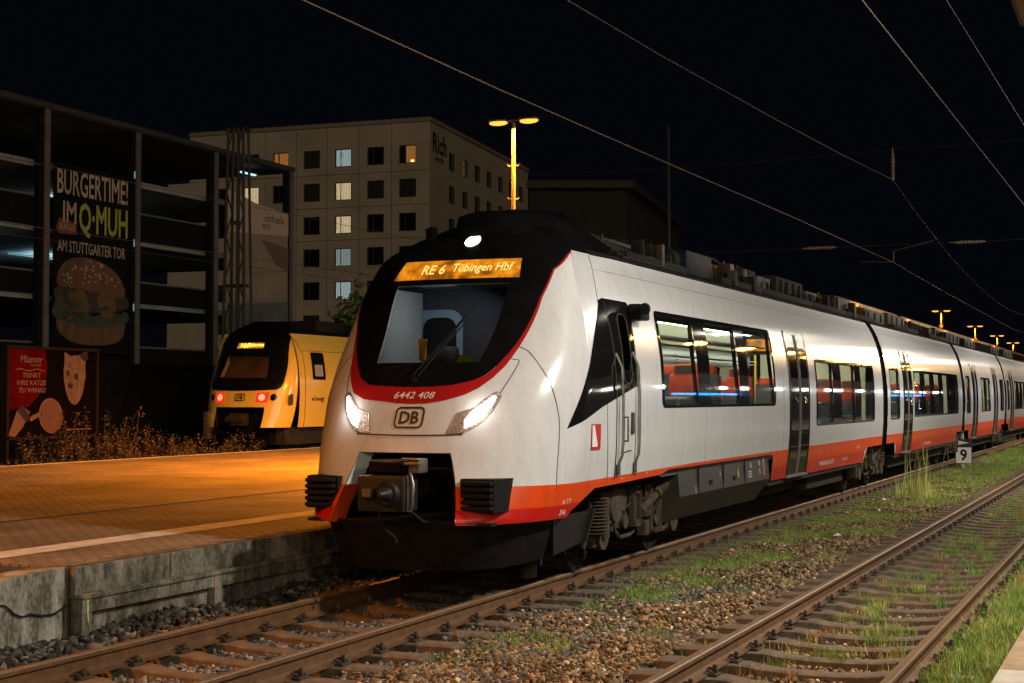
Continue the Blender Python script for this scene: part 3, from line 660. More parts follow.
def seamline(mb, pts, fmap, r=.006, mi=0, sub=6, sign=-1, off=0.0):
    P = []
    for (a, b), (c, d) in zip(pts[:-1], pts[1:]):
        for i in range(sub): t = i/sub; p, n = surf(fmap, a+(c-a)*t, b+(d-b)*t, sign); P.append(p+n*off)
    p, n = surf(fmap, *pts[-1], sign); P.append(p+n*off); mb.tube(P, r, mi, seg=6)
def smooth_path(pts, n=4):
    o = []
    for i in range(len(pts)-1):
        p0, p1, p2, p3 = pts[max(i-1, 0)], pts[i], pts[i+1], pts[min(i+2, len(pts)-1)]
        for k in range(n):
            t = k/n; o.append(tuple(.5*((2*b)+(-a+c)*t+(2*a-5*b+4*c-d)*t*t+(-a+3*b-3*c+d)*t**3) for a, b, c, d in zip(p0, p1, p2, p3)))
    return o+[pts[-1]]
mb = MB()
for s_ in (1, -1):
    seamline(mb, smooth_path(P_([(s_*r, z) for r, z in [(.63, 2.46), (.702, 2.412), (.788, 2.259), (.859, 2.069), (.907, 1.8), (.922, 1.621), (.94, 1.227), (.979, .742)]])), nose, .005, sub=2)
    seamline(mb, smooth_path(P_([(s_*r, z) for r, z in [(.575, 2.335), (.63, 2.325), (.66, 2.28), (.575, 1.93)]])), nose, .0045, sub=2)
seamline(mb, P_([(-.40, 1.585), (-.29, 1.578), (0, 1.572), (.29, 1.578), (.40, 1.585)]), nose, .008)
mb.build('panel_seam', 'seam', cab)
def decal(mb, v2, f, yc, zc, off, fm, mi=0, sign=-1, front=True):
    vs, ns = [], []
    for tx, tz in v2:
        if front: p, n = surf(fm, phy(yc-tx, zc+tz), zc+tz, sign)
        else: p, n = surf(fm, yc+tx, zc+tz, sign)
        vs.append(p+n*off); ns.append(n)
    mb.add(vs, f, mi, True, ns)
def frame2(w, h, t, sh=0.0, rad=.25):
    o = rrect(-w/2, -h/2, w/2, h/2, h*rad); i = rrect(-w/2+t, -h/2+t, w/2-t, h/2-t, h*rad*.6); n = len(o)
    v = [(x+y*sh, y) for x, y in o+i]; return np.array(v), [(k, (k+1) % n, n+(k+1) % n, n+k) for k in range(n)]
mb = MB(); decal(mb, *frame2(.325, .215, .021, .0), .005, 1.745, .004, nose); v, f = text_mesh('DB', .215, .125, bold=.028); decal(mb, v, f, .005, 1.745, .004, nose)
mb.build('operator_logo', 'ink', cab, fixn=False)
mb = MB(); v, f = text_mesh('6442 408', .45, .068, shear=.22, bold=.006); decal(mb, v, f, 0.0, 1.965, .008, nose); mb.build('fleet_number', 'white_ink', cab, fixn=False)
mb = MB(); patch(mb, P_([(-.605, 3.19), (.605, 3.19), (.60, 3.405), (-.60, 3.405)]), nose, (.1, .1), (), .010, 0, -1)
disp = mb.build('destination_display', 'led_bg', train, fixn=False)
mb = MB()
for s, w_2, yc in (('RE 6', .27, .27), ('T\u00fcbingen Hbf', .68, -.285)):
    mb = MB(); v, f = text_mesh(s, w_2, .125 if 'b' in s else .11, bold=.012); decal(mb, v, f, yc, 3.298, .014, nose); mb.build('display_text', 'led_text', disp, fixn=False)
mb = MB(); patch(mb, [(phy(.085*math.cos(t), 3.64), 3.64+.068*math.sin(t)) for t in np.linspace(0, 2*np.pi, 20, endpoint=False)], nose, (.2, .2), (), .012, 0, -1); mb.build('top_headlight', 'toplamp', train, fixn=False)
for s_ in (-1, 1):
    hl = [(.333, 1.785), (.29, 1.592), (.40, 1.598), (.46, 1.645), (.52, 1.72), (.565, 1.82), (.60, 1.96), (.565, 2.0), (.505, 1.93), (.44, 1.84)]
    mb = MB(); patch(mb, P_([(s_*r, z) for r, z in hl]), nose, (.05, .05), (), .005, 0, -1); h_ = mb.build('headlight', 'reflector', train, fixn=False)
    core = [(.405, 1.635), (.46, 1.675), (.515, 1.75), (.555, 1.85), (.575, 1.95), (.555, 1.965), (.50, 1.89), (.43, 1.80), (.395, 1.72)]
    mb = MB(); patch(mb, P_([(s_*r, z) for r, z in core]), nose, (.05, .05), (), .009, 0, -1); mb.build('lamp', 'headlamp_rim', h_, fixn=False)
    cc = (sum(r for r, z in core)/9, sum(z for r, z in core)/9)
    mb = MB(); patch(mb, P_([(s_*(cc[0]+(r-cc[0])*.86), cc[1]+(z-cc[1])*.88) for r, z in core]), nose, (.05, .05), (), .013, 0, -1); mb.build('lamp_core', 'headlamp', h_, fixn=False)
    pp, nn_ = surf(nose, ph(s_*cc[0]), cc[1], -1); ld = bpy.data.lights.new('headlight_halo_light', 'POINT'); lo_ = bpy.data.objects.new('headlight_halo_light', ld); COL.objects.link(lo_); ld.energy = 1.9; ld.color = (1, .93, .82); ld.shadow_soft_size = .05; lo_.location = pp+nn_*.10  # added point light ahead of the lens, for a bright halo on the paint
    mb = MB(); seamline(mb, P_([(s_*r, z) for r, z in hl+[hl[0]]]), nose, .006, sub=3); mb.build('bezel', 'alu' , h_)
# wipers, sticker
mb = MB()
for d in (0, .06):
    p = [surf(nose, phy(.06-d, 2.13), 2.13, -1), surf(nose, phy(-.10-d, 2.42), 2.42, -1), surf(nose, phy(-.27-d, 2.72), 2.72, -1)]
    mb.tube([q+n*.05 for q, n in p], .008, seg=6)
p = [surf(nose, phy(-.02, 2.2), 2.2, -1), surf(nose, phy(-.43, 3.0), 3.0, -1)]; mb.tube([q+n*.035 for q, n in p], .010, seg=6)
mb.lathe(Vector(nose(phy(.05, 2.12), 2.12)), [(.03, -.03), (.03, .03)], 'x', seg=10)
mb.build('wiper', 'rubber', train)
mb = MB(); patch(mb, [(phy(-.325, 2.3), 2.305), (phy(-.325, 2.385), 2.385), (phy(-.52, 2.39), 2.39), (phy(-.51, 2.31), 2.31)], nose, (.2, .2), (), -.02, 0, -1); mb.build('windscreen_sticker', mat('green_card', (0.12, 0.32, 0.10), 0.6), train, fixn=False)

# --- cab interior
cb = MB(); cb.box((14.12, -.72, 1.75), (14.5, .72, 2.27), 0, .05); cb.box((14.2, -.9, 1.2), (15.42, .9, 1.22), 1); cb.box((14.95, -.7, 3.16), (15.4, .7, 3.19), 1); ci = cb.build('driver_desk', ['black_panel', 'int_grey'], train)
cb = MB(); cb.box((15.40, -1.2, 1.2), (15.43, 1.2, 3.2), 0); cb.build('cab_bulkhead', mat('cab_grey_blue', (0.05, 0.05, 0.065), 0.6), train)
cb = MB(); cb.prism([(14.12, 2.2), (15.40, 2.2), (15.40, 3.12), (14.78, 3.12)], 'y', .82, .85); cb.build('cab_wall', mat('cab_pale_wall', (0.55, 0.54, 0.50), 0.6), train)
arch = rrect(.30, 1.3, .95, 2.93, .16); ain = rrect(.38, 1.3, .80, 2.84, .13); n = len(arch)
cb = MB(); cb.add([(15.36, y, z) for y, z in arch+ain], [(k, (k+1) % n, n+(k+1) % n, n+k) for k in range(n)]); cb.build('door_arch', mat('arch_pale_blue', (0.24, 0.34, 0.40), 0.5), train)
cb = MB(); cb.add([(15.385, y, z) for y, z in ain], [list(range(n))]); cb.build('cab_doorway', 'dark', train)
cb = MB(); cb.box((14.9, .05, 1.5), (15.08, .5, 2.25), 0, .06); cb.box((14.88, .16, 2.3), (15.0, .40, 2.5), 0, .05); cb.build('driver_seat', 'seat_dark', train)
cb = MB(); cb.lathe((14.62, .43, 2.37), [(.022, -.2), (.022, -.03), (.042, -.02), (.042, .16), (.05, .17), (.05, .2)], 'z', seg=14); cb.build('cab_lamp', mat('yellow_case', (0.75, 0.42, 0.03), 0.5), train)
area_lamp('cab_fill_light', (14.75, .1, 3.1), 3.4, (0.80, 0.9, 1), .25, target=(0.15, .45, -1))  # added fill light for the cab interior, without a fixture

# --- coaches: side shells with openings, windows, doors, stripes
def win_frames(fm, sgn, x0, x1, z0, z1, panes, name='window'):
    mb = MB(); hs = [rrect(a, z0+.035, b, z1-.05, .06, 3) for a, b in panes]
    patch(mb, rrect(x0, z0, x1, z1, .10), fm, (.7, .12), hs, .005, 0, sgn)
    for h in hs:   # rubber reveal
        pts = [surf(fm, *q, sgn) for q in h]; n_ = len(pts)
        mb.add([p+n*.006 for p, n in pts]+[p-n*.05 for p, n in pts], [(k, (k+1) % n_, n_+(k+1) % n_, n_+k) for k in range(n_)], 1)
    w = mb.build(name, ['black_gloss', 'rubber'], train, fixn=False)
    for a, b in panes:
        mb = MB(); patch(mb, [(a-.02, z0+.015), (b+.02, z0+.015), (b+.02, z1-.03), (a-.02, z1-.03)], fm, (.4, .15), (), -.012, 0, sgn); mb.build('pane', 'glass', w, fixn=False)
    return w
def door(fm, sgn, x0, x1, z0=.70, z1=3.0):
    mb = MB(); patch(mb, rrect(x0, z0, x1, z1, .05), fm, (.4, .12), (), .006, 0, sgn)
    d = mb.build('door', 'black_panel', train, fixn=False); m = (x0+x1)/2
    for a, b in ((x0+.09, m-.07), (m+.07, x1-.09)):
        mb = MB(); patch(mb, rrect(a, z0+.28, b, z1-.25, .08), fm, (.4, .1), (), .010, 0, sgn); mb.build('door_glass', 'black_gloss', d, fixn=False)
    mb = MB()
    for x in (m-.035, m+.035): seamline(mb, [(x, z0+.03), (x, z1-.05)], fm, .013, sub=14, sign=sgn, off=.012)
    for x in (x0, x1): seamline(mb, [(x, z0), (x, z1)], fm, .010, 1, sub=14, sign=sgn, off=.004)
    mb.build('edge_strip', ['alu', 'rubber'], d)
    mb = MB(); p, n = surf(fm, m-.16, 1.75, sgn); mb.lathe(p, [(.035, -.005), (.035, .02), (.02, .03)], 'y', seg=14); mb.build('door_button', 'steel', d)
    mb = MB(); a, b = sorted((fm(x0, z0)[1], fm(x0, z0)[1]*1.03)); mb.box((x0+.02, a, z0-.03), (x1-.02, b, z0-.002)); mb.build('door_sill', 'alu', d)
    return d
COACH = []
def coach(i, xa, xb, bottom, wins, doors, front=False):
    for sgn, fm in ((1, sideN if front else carN), (-1, sideF if front else carF)):
        holes = [[(panes[0][0]-.03, z0+.01), (panes[-1][1]+.03, z0+.01), (panes[-1][1]+.03, z1-.02), (panes[0][0]-.03, z1-.02)] for (x0, x1, z0, z1, panes) in wins]
        left = [(NXS(z), z) for z in np.linspace(3.52, .742, 24)] if front else [(xa, 3.52), (xa, bottom[0][1])]
        poly = left+bottom[1 if front else 0:]+[(xb, 3.52)] if front else [(xa, 3.52)]+bottom+[(xb, 3.52)]
        mb = MB(); patch(mb, poly, fm, (.5, .11), holes, 0, 0, sgn)
        sh = mb.build('car_side', 'white', train, fixn=False)
        zt = lambda x: 1.085+.055*min(1, max(0, (x-14.3)/6))
        up = [(x, z) for x, z in bottom]
        top = [(xb, zt(xb)), (xa+4, zt(xa+4)), (xa, zt(xa))] if front else [(xb, 1.14), (xa, 1.14)]
        bo = [(x, max(z, .88)) for x, z in bottom]
        mb = MB(); patch(mb, bo+top, fm, (.6, .12), (), .003, 0, sgn)
        lo, seg = [], []
        for q in bottom: 
            if q[1] < .88: seg.append(q)
            elif seg: lo.append(seg); seg = []
        if seg: lo.append(seg)
        for s2 in lo:
            if len(s2) > 1 and s2[-1][0]-s2[0][0] > .2: patch(mb, s2+[(s2[-1][0], .88), (s2[0][0], .88)], fm, (.6, .12), (), .003, 1, sgn)
        mb.build('stripe', ['orange', 'red_orange'], sh, fixn=False)
        mb = MB(); seamline(mb, [(xa+(1.1 if front else .05), 3.34), (xb-.05, 3.34)], fm, .0035, sub=30, sign=sgn)
        for xv in ((19.0, 23.4, 25.5, 31.9) if front else (xa+3.9, xb-.8)): seamline(mb, [(xv, 1.14), (xv, 3.34)], fm, .0028, sub=10, sign=sgn)
        mb.build('panel_seam', 'seam_soft', sh)
        for w in wins: win_frames(fm, sgn, *w)
        for d in doors: door(fm, sgn, *d)
    mb = MB(); prof = [(-1.10, 3.52), (-1.02, 3.585), (-.85, 3.63), (-.4, 3.66), (.4, 3.66), (.85, 3.63), (1.02, 3.585), (1.10, 3.52)]
    x0 = xa+1.35 if front else xa
    V = [(x, y, z) for x in (x0, xb) for y, z in prof]; mb.add(V, [(k, k+1, 8+k+1, 8+k) for k in range(7)]+[tuple(range(8)), tuple(range(8, 16))], 0, True)
    mb.build('car_roof', 'roof_dark', train)
    # floor, ceiling, end walls and lights of the saloon
    xi = xa+3.0 if front else xa+.15
    mb = MB(); mb.box((xi, -1.36, 1.0), (xb-.15, 1.36, 1.12), 1); mb.box((xi, -1.12, 3.20), (xb-.15, 1.12, 3.24), 0); mb.box((xi, -1.12, 1.0), (xi+.05, 1.12, 3.3), 0); mb.box((xb-.2, -1.12, 1.0), (xb-.15, 1.12, 3.3), 0)
    for s_ in (-1, 1): mb.prism([(s_*1.27, 2.86), (s_*.9, 3.19), (s_*1.12, 3.19)], 'x', xi+.06, xb-.21)
    inn = mb.build('saloon', ['cream', 'int_floor'], train)
    mb = MB()
    for x in ((xa+.05,) if not front else ())+(xb-.09,): mb.prism([(-SW(z)*.985, z) for z in np.linspace(.96, 3.5, 8)]+[(SW(z)*.985, z) for z in np.linspace(3.5, .96, 8)], 'x', x, x+.04)
    mb.build('end_wall', 'rubber', train)
    mb = MB()
    for s_ in (-1, 1): mb.box((xi+.5, s_*.62-.05, 3.165), (xb-.6, s_*.62+.05, 3.197))
    mb.build('saloon_lamp', 'tube', inn)
    # luggage rack rails and seats
    def seat(x, y, z, face):
        mb = MB(); mb.box((x-.22, y-.22, z+.36), (x+.22, y+.22, z+.47), 1, .04); bx = x+.24*face
        mb.box((bx-.06, y-.225, z+.42), (bx+.06, y+.225, z+.80), 1, .05); mb.box((bx-.07, y-.215, z+.72), (bx+.07, y+.215, z+1.04), 0, .06); mb.box((bx-.055, y-.16, z+1.0), (bx+.055, y+.16, z+1.17), 0, .05); mb.box((bx-.072*face-.004, y-.12, z+1.05), (bx-.06*face, y+.12, z+1.14), 1)
        mb.box((x-.04, y-.03, z), (x+.04, y+.03, z+.37), 1); mb.box((bx+.06*face, y-.21, z+.45), (bx+.075*face, y+.21, z+1.05), 1)
        mb.build('seat', ['seat_red', 'seat_dark'], inn)
    for (x0, x1, z0, z1, panes) in wins:
        zf = z0-.72
        nrow = int((x1-x0)/1.42)
        for k in range(nrow):
            xx = x0+.72+1.42*k
            for y in (-1.03, -.52, .52, 1.03): seat(xx, y, max(1.12, zf+.12), 1 if k % 2 else -1)
        if zf > 1.05:
            mb = MB(); mb.box((x0-.4, -1.34, 1.12), (x1+.3, 1.34, zf+.12)); mb.build('raised_floor', 'int_floor', inn)
        mb = MB()
        for s_ in (-1, 1):
            mb.tube([(x0, s_*1.0, 2.62), (x1, s_*1.0, 2.62)], .016, seg=6); mb.box((x0, s_*.98, 2.68), (x1, s_*1.30, 2.70))
        mb.build('luggage_rack', 'int_grey', inn)
        for xx in (x0+.5, x1-.5):
            mb = MB(); mb.tube([(xx, -.28, 1.12), (xx, -.28, 3.2)], .02, seg=8); mb.build('hand_pole', M.setdefault('pole_yellow', mat('pole_yellow', (0.75, 0.50, 0.04), 0.4)), inn)
        for xx in (x0+1.45, x0+2.9)[:1 if x1-x0 < 4 else 2]:
            mb = MB(); mb.box((xx-.30, -1.30, max(1.12, zf+.12)+.70), (xx+.30, -.85, max(1.12, zf+.12)+.735), 0, .01); mb.tube([(xx, -1.2, max(1.12, zf+.12)), (xx, -1.2, max(1.12, zf+.12)+.7)], .03, seg=8); mb.build('table', 'cream', inn)
    return inn
b1 = [(14.331, .742), (14.40, .79), (14.635, .8795), (14.95, 1.0), (17.2, 1.04), (17.45, 1.085), (22.72, 1.085), (22.80, 1.0), (22.82, .68), (30.6, .665), (30.9, .95), (32.55, .95)]
G1 = (17.12, 22.85, 1.82, 2.97, [(17.22, 18.64), (19.22, 20.70), (21.21, 22.74)])
G2 = (25.80, 31.52, 1.46, 2.60, [(25.90, 27.25), (28.0, 29.35), (30.0, 31.43)])
in1 = coach(0, 14.331, 32.55, b1, [G1, G2], [(23.80, 25.25)], True)
def bt(a, b): return [(a, .95), (a+1.1, .95), (a+1.35, .68), (b-1.35, .68), (b-1.1, .95), (b, .95)]
W3 = (37.0, 45.45, 1.48, 2.60, [(37.08+1.68*k, 38.36+1.68*k) for k in range(5)])
in2 = coach(1, 33.15, 46.45, bt(33.15, 46.45), [(33.5, 34.80, 1.46, 2.60, [(33.56, 34.74)]), W3], [(35.35, 36.65)])
in3 = coach(2, 47.15, 59.65, bt(47.15, 59.65), [(47.5, 48.5, 1.46, 2.6, [(47.56, 48.44)]), (51.6, 54.5, 1.48, 2.6, [(51.7, 53.0), (53.2, 54.4)]), (57.9, 59.2, 1.46, 2.6, [(57.96, 59.14)])], [(49.2, 50.5), (55.6, 56.9)])
in4 = coach(3, 60.35, 80.0, bt(60.35, 80.0), [(60.7, 61.6, 1.46, 2.6, [(60.76, 61.54)]), (63.9, 70.6, 1.48, 2.6, [(64.0+1.68*k, 65.28+1.68*k) for k in range(4)])], [(62.0, 63.3), (71.5, 72.8)])
# gangways between the coaches
for a, b in ((32.5, 33.2), (46.4, 47.2), (59.6, 60.4)):
    mb = MB(); nn = 8
    for k in range(nn):
        x0, x1 = a+(b-a)*k/nn, a+(b-a)*(k+1)/nn; s_ = .955 if k % 2 else .915
        prof = [(-SW(z)*s_, z) for z in np.linspace(.95, 3.45, 9)]+[(SW(z)*s_, z) for z in np.linspace(3.45, .95, 9)]
        mb.prism(prof, 'x', x0, x1)
    mb.build('gangway_bellows', 'rubber', train)
# cab side door and window, mirror camera, signs
mb = MB(); patch(mb, [(14.20, 1.63), (15.04, 1.845), (16.18, 2.07), (16.22, 2.5), (16.24, 2.98), (16.20, 3.01), (15.48, 3.02), (15.36, 2.99), (15.32, 2.93), (14.83, 2.42)], sideN, (.12, .12), (), .005, 0, 1)
csw = mb.build('cab_side_window', 'black_gloss', train, fixn=False)
mb = MB(); patch(mb, rrect(15.52, 1.10, 16.18, 2.93, .05), sideN, (.3, .1), [rrect(15.70, 2.12, 16.06, 2.83, .08, 3)], .0075, 0, 1)
# door leaf follows the white body below the slanted glazing line
cd = MB(); patch(cd, [(15.50, 1.10), (16.20, 1.10), (16.20, 2.06), (15.50, 1.935)], sideN, (.3, .1), (), .006, 0, 1)
cabdoor = cd.build('cab_door', 'white', train, fixn=False)
mb = MB(); patch(mb, rrect(15.74, 2.10, 16.02, 2.86, .10, 4), sideN, (.3, .1), (), .012, 0, 1); mb.build('door_window', 'glass_dark', cabdoor, fixn=False)
mb = MB(); seamline(mb, rrect(15.74, 2.10, 16.02, 2.86, .10, 4)+[(16.02, 2.76)], sideN, .008, sub=2, sign=1, off=.012); mb.build('window_seal', 'seam', cabdoor)
mb = MB()
for x in (15.50, 16.20): seamline(mb, [(x, 1.06), (x, 2.98)], sideN, .007, sub=12, sign=1, off=.004)
seamline(mb, smooth_path([(15.62, 3.5), (15.36, 2.99), (15.22, 2.13), (15.22, 1.49), (15.30, 1.08)]), sideN, .005, sub=2, sign=1); mb.build('panel_seam', 'seam', cabdoor)
mb = MB()
for x, zt_ in ((15.56, 2.42), (16.12, 2.45)):
    P = [surf(sideN, x, z, 1) for z in np.linspace(1.17, zt_, 9)]; Q = [p+n*(.055 if 0 < i < 8 else .0) for i, (p, n) in enumerate(P)]; mb.tube(Q, .016, seg=8)
mb.build('grab_rail', 'steel', cabdoor)
mb = MB()
for x in (15.56, 16.12): p, n = surf(sideN, x, 1.17, 1); mb.box(p-Vector((.045, .01, .06)), p+Vector((.045, -.03, .05)))
mb.build('rail_foot', 'seam', cabdoor); mb = MB(); p, n = surf(sideN, 15.74, 1.6, 1); mb.tube([p+n*.0+Vector((0, 0, .13)), p+n*.05+Vector((0, 0, .13)), p+n*.05-Vector((0, 0, .13)), p-Vector((0, 0, .13))], .012, seg=6)
mb.build('handle', 'seam', cabdoor); mb = MB(); p, n = surf(sideN, 16.0, 1.66, 1); mb.box(p-Vector((.04, .0, .12)), p+Vector((.04, -.03, .12)), 0, .01)
mb.build('lock', 'seam', cabdoor); mb = MB(); seamline(mb, [(15.64, 1.34), (15.98, 1.36)], sideN, .008, sub=4, sign=1, off=.006); mb.build('foot_rest', 'seam', cabdoor)
mb = MB(); p, n = surf(sideN, 16.30, 2.88, 1); mb.tube([p-n*.02, p+n*.13], .05, seg=10); mb.box(p+n*.10-Vector((.17, .07, .09)), p+n*.10+Vector((.17, .09, .09)), 0, .03); mb.lathe(p+n*.22+Vector((-.17, 0, 0)), [(.06, -.03), (.07, 0), (.06, .03)], 'x', seg=14); mb.build('mirror_camera', 'rubber', train)
mb = MB(); patch(mb, [(14.70, 1.40), (14.99, 1.40), (15.0, 1.67), (14.71, 1.67)], sideN, (.2, .2), (), .005, 0, 1); patch(mb, [(14.73, 1.435), (14.90, 1.435), (14.80, 1.655), (14.73, 1.655)], sideN, (.2, .2), (), .008, 1, 1); mb.build('emergency_sign', [mat('sign_red', (0.5, 0.012, 0.015), 0.4), 'white_ink'], train, fixn=False)
def side_text(s, x, z, w=None, h=None, fm=sideN, m='white_ink', off=.0062):
    mb = MB(); v, f = text_mesh(s, w, h); decal(mb, v, f, x, z, off, fm, 0, 1, False); return mb.build('lettering', m, train, fixn=False)
side_text('94 80 6442 408-1 D-DB', 26.9, .80, None, .085)
side_text('[1]  Rev  S RZ', 28.6, .80, None, .075); side_text('\u25bd 16.20', 29.8, .98, None, .06)
side_text('94 80 2442 208 D-DB', 39.5, .80, None, .085, carN)
side_text('A T T', 14.25, .905, None, .05); side_text('2H6', 14.2, .80, None, .055)
side_text('T', 15.75, 1.045, None, .05); side_text('T', 16.6, 1.07, None, .05)
# interior display seen through the third window, tables
mb = MB(); mb.box((25.02, -.95, 2.66), (25.1, -.35, 2.98), 0); dd_ = mb.build('interior_display', 'rubber', in1)
mb = MB(); mb.box((25.0, -.86, 2.72), (25.019, -.46, 2.92), 0); mb.build('interior_display', 'led_bg', in1)
# --- roof equipment
fr = [(15.04, .20, 3.72, .50), (15.10, .26, 3.84, .62), (15.25, .30, 3.97, .70), (15.6, .33, 4.05, .80), (16.3, .34, 4.13, .9), (16.75, .34, 4.16, .95), (17.1, .40, 3.86, 1.0)]
mb = MB(); V = []
for x, wt, zt_, wb in fr: V += [(x, wb*.72, 3.60), (x, wt*.9+.05, (zt_*.6+3.60*.4)), (x, wt, zt_-.02), (x, wt*.6, zt_), (x, -wt*.6, zt_), (x, -wt, zt_-.02), (x, -(wt+wb)/2, (zt_*.55+3.60*.45)), (x, -wb, 3.60)]
mb.add(V, [(i*8+k, i*8+k+1, i*8+9+k, i*8+8+k) for i in range(len(fr)-1) for k in range(7)]+[tuple(range(8)), tuple(range((len(fr)-1)*8, len(fr)*8))], 0, True); mb.build('roof_fairing', 'black_panel', train)
mb = MB(); mb.prism([(.50, 3.62), (.58, 3.60), (.60, 3.80), (.52, 3.83)], 'x', 15.02, 15.16); mb.build('horn_cover', 'black_panel', train)
mb = MB()
for k in range(7): mb.tube([(16.95, -1.02+.07*k, 3.60+.048*k), (19.2, -1.02+.07*k, 3.60+.035*k)], .022, seg=6)
mb.box((16.95, -.55, 3.6), (19.2, .9, 3.93), 0, .04); mb.build('cooling_louvre', 'roof_dark', train)
def unit(x0, x1, z1, name='roof_unit', m='roof_dark', w=.85, ribs=0):
    mb = MB(); mb.box((x0, -w, 3.64), (x1, w, z1), 0, .04)
    for k in range(ribs): xx = x0+.1+(x1-x0-.2)*(k+.5)/ribs; mb.box((xx-.03, -w-.03, 3.7), (xx+.03, w+.03, z1-.06), 0, .01)
    return mb.build(name, m, train)
M['ac_grey'] = mat('roof_unit_grey', (0.014, 0.014, 0.013), 0.75, noise=4, amp=0.6, spec=0.05)
M['ac_blue'] = mat('roof_unit_blue', (0.006, 0.010, 0.017), 0.6, noise=4, amp=0.5, spec=0.05)
M['insul'] = mat('insulator_glaze', (0.085, 0.05, 0.03), 0.25)
mb = MB(); mb.lathe((19.75, -.72, 3.80), [(.15, -.12), (.16, 0), (.12, .05), (.15, .12)], 'x', seg=16); mb.box((19.4, -.9, 3.62), (20.05, .6, 3.72)); mb.build('fan', 'ac_grey', train)
unit(20.2, 21.5, 3.99, m='ac_blue')
mb = MB()
for x in (21.75, 22.0, 22.3, 22.65, 22.95):
    mb.lathe((x, -.75, 3.64), [(.03, 0)]+[(r, .04+.035*i+(.012 if r < .05 else 0)) for i in range(6) for r in (.065, .035)]+[(.02, .28)], 'z', seg=10)
mb.tube([(21.5, -.75, 3.98), (22.1, -.7, 4.02), (22.7, -.72, 3.93), (23.2, -.8, 3.7)], .02, seg=6); mb.tube([(22.2, -.8, 3.7), (22.35, -.8, 4.0), (22.7, -.7, 4.02), (23.0, -.85, 3.66)], .015, seg=6)
mb.build('insulator', 'insul', train)
unit(23.3, 24.1, 3.98, m='ac_grey'); unit(24.2, 25.3, 3.93); unit(25.5, 27.6, 4.02, m='ac_grey', ribs=4); unit(27.9, 28.9, 3.92, ribs=5); unit(30.6, 32.2, 4.0)
mb = MB(); mb.tube([(20.2, .2, 4.08), (24, .2, 4.1), (27.6, .2, 4.08)], .025, seg=6); mb.tube([(20, -.35, 4.05), (31, -.35, 4.03)], .012, seg=6)
for x in (29.0, 29.4, 29.8, 30.2): mb.tube([(x, -.6, 3.62), (x, -.6, 3.95)], .02, seg=6)
mb.tube([(29.0, -.6, 3.95), (30.2, -.6, 3.95)], .02, seg=6); mb.tube([(28.9, -.6, 3.8), (30.4, -.62, 3.78)], .018, seg=6); mb.build('roof_piping', 'insul', train)
mb = MB()   # folded pantograph
for y in (-.45, .45):
    mb.tube([(41.2, y, 3.8), (43.2, y*.6, 3.95), (41.0, y*.4, 4.08)], .025, seg=6)
mb.tube([(41.0, -.8, 4.02), (41.0, -.6, 4.1), (41.0, .6, 4.1), (41.0, .8, 4.02)], .025, seg=6); mb.box((40.9, -.5, 3.64), (43.4, .5, 3.76)); mb.build('pantograph', 'ac_grey', train)
for a, b, z in ((33.8, 36.5, 3.93), (37.0, 39.6, 3.98), (44.0, 46.0, 3.9), (47.8, 51, 3.95), (52.5, 55.5, 3.9), (61, 64, 3.95), (66, 70, 3.95)): unit(a, b, z, ribs=3)
random.seed(21)
for xa_, xb_ in ((17.2, 19.6), (21.5, 24.0), (24.0, 27.8), (27.8, 31.0), (31.0, 34.5), (37, 41), (43, 47)):   # valves, cable trays, insulators, brackets
    mb = MB()
    for k in range(26):
        x = random.uniform(xa_, xb_); y = random.uniform(-.98, -.45); h = random.uniform(.08, .34); q = random.random()
        if q < .35: mb.box((x, y-.06, 3.6), (x+random.uniform(.05, .28), y+random.uniform(.03, .12), 3.62+h), k % 3, .01)
        elif q < .6: mb.tube([(x, y, 3.6), (x+random.uniform(-.1, .1), y, 3.62+h)], random.uniform(.012, .04), k % 3, seg=7)
        elif q < .85: x1 = x+random.uniform(.3, .9); z = 3.66+h*.9; mb.tube([(x, y, 3.62), (x, y, z), (x1, y+.05, z+random.uniform(-.05, .05)), (x1, y+.05, 3.62)], random.uniform(.010, .022), k % 3, seg=6)
        else: mb.lathe((x, y, 3.62), [(.02, 0)]+[(r, .03+.03*i) for i in range(6) for r in (.055, .03)]+[(.015, .3)], 'z', 2, seg=8)
    mb.box((xa_, -1.0, 3.60), (xb_-.03, -.86, 3.70), 0, .01); mb.build('roof_equipment', ['ac_grey', 'under', M.setdefault('roof_brown', mat('roof_brown', (0.035, 0.020, 0.012), 0.6, spec=0.2))], train)
# --- skirt, deflector, coupler, anticlimbers
sk = MB(); sk.prism([(-1.36, 1.07), (-1.385, .72), (-1.15, .40), (1.15, .40), (1.385, .72), (1.36, 1.07)], 'x', 18.05, 22.72)
sk_ = sk.build('equipment_box', 'skirt', train)
mb = MB()
for x in (18.9, 20.1, 21.25): mb.box((x, -1.388, .72), (x+.012, -1.372, 1.05))
for x in (19.5, 20.7): mb.box((x-.05, -1.392, .80), (x+.05, -1.372, .86))
mb.build('access_panel', 'rubber', sk_)
boxw = lambda X, z: (X, -(1.385-(z-.72)*.0714)-.004, z)
mb = MB(); v, f = text_mesh('A', None, .09); decal(mb, v, f, 21.62, .97, .004, boxw, 0, 1, False); v, f = text_mesh('IZE', .18, .09); decal(mb, v, f, 21.55, .84, .004, boxw, 0, 1, False)
v, f = text_mesh('S', None, .08); decal(mb, v, f, 19.95, .93, .004, boxw, 0, 1, False); v, f = text_mesh('50', None, .07); decal(mb, v, f, 22.12, .98, .004, boxw, 0, 1, False); v, f = text_mesh('3R', None, .07); decal(mb, v, f, 22.12, .86, .004, boxw, 0, 1, False); v, f = text_mesh('1', None, .09); decal(mb, v, f, 18.75, .77, .004, boxw, 0, 1, False)
mb.build('lettering', 'white_ink', sk_, fixn=False)
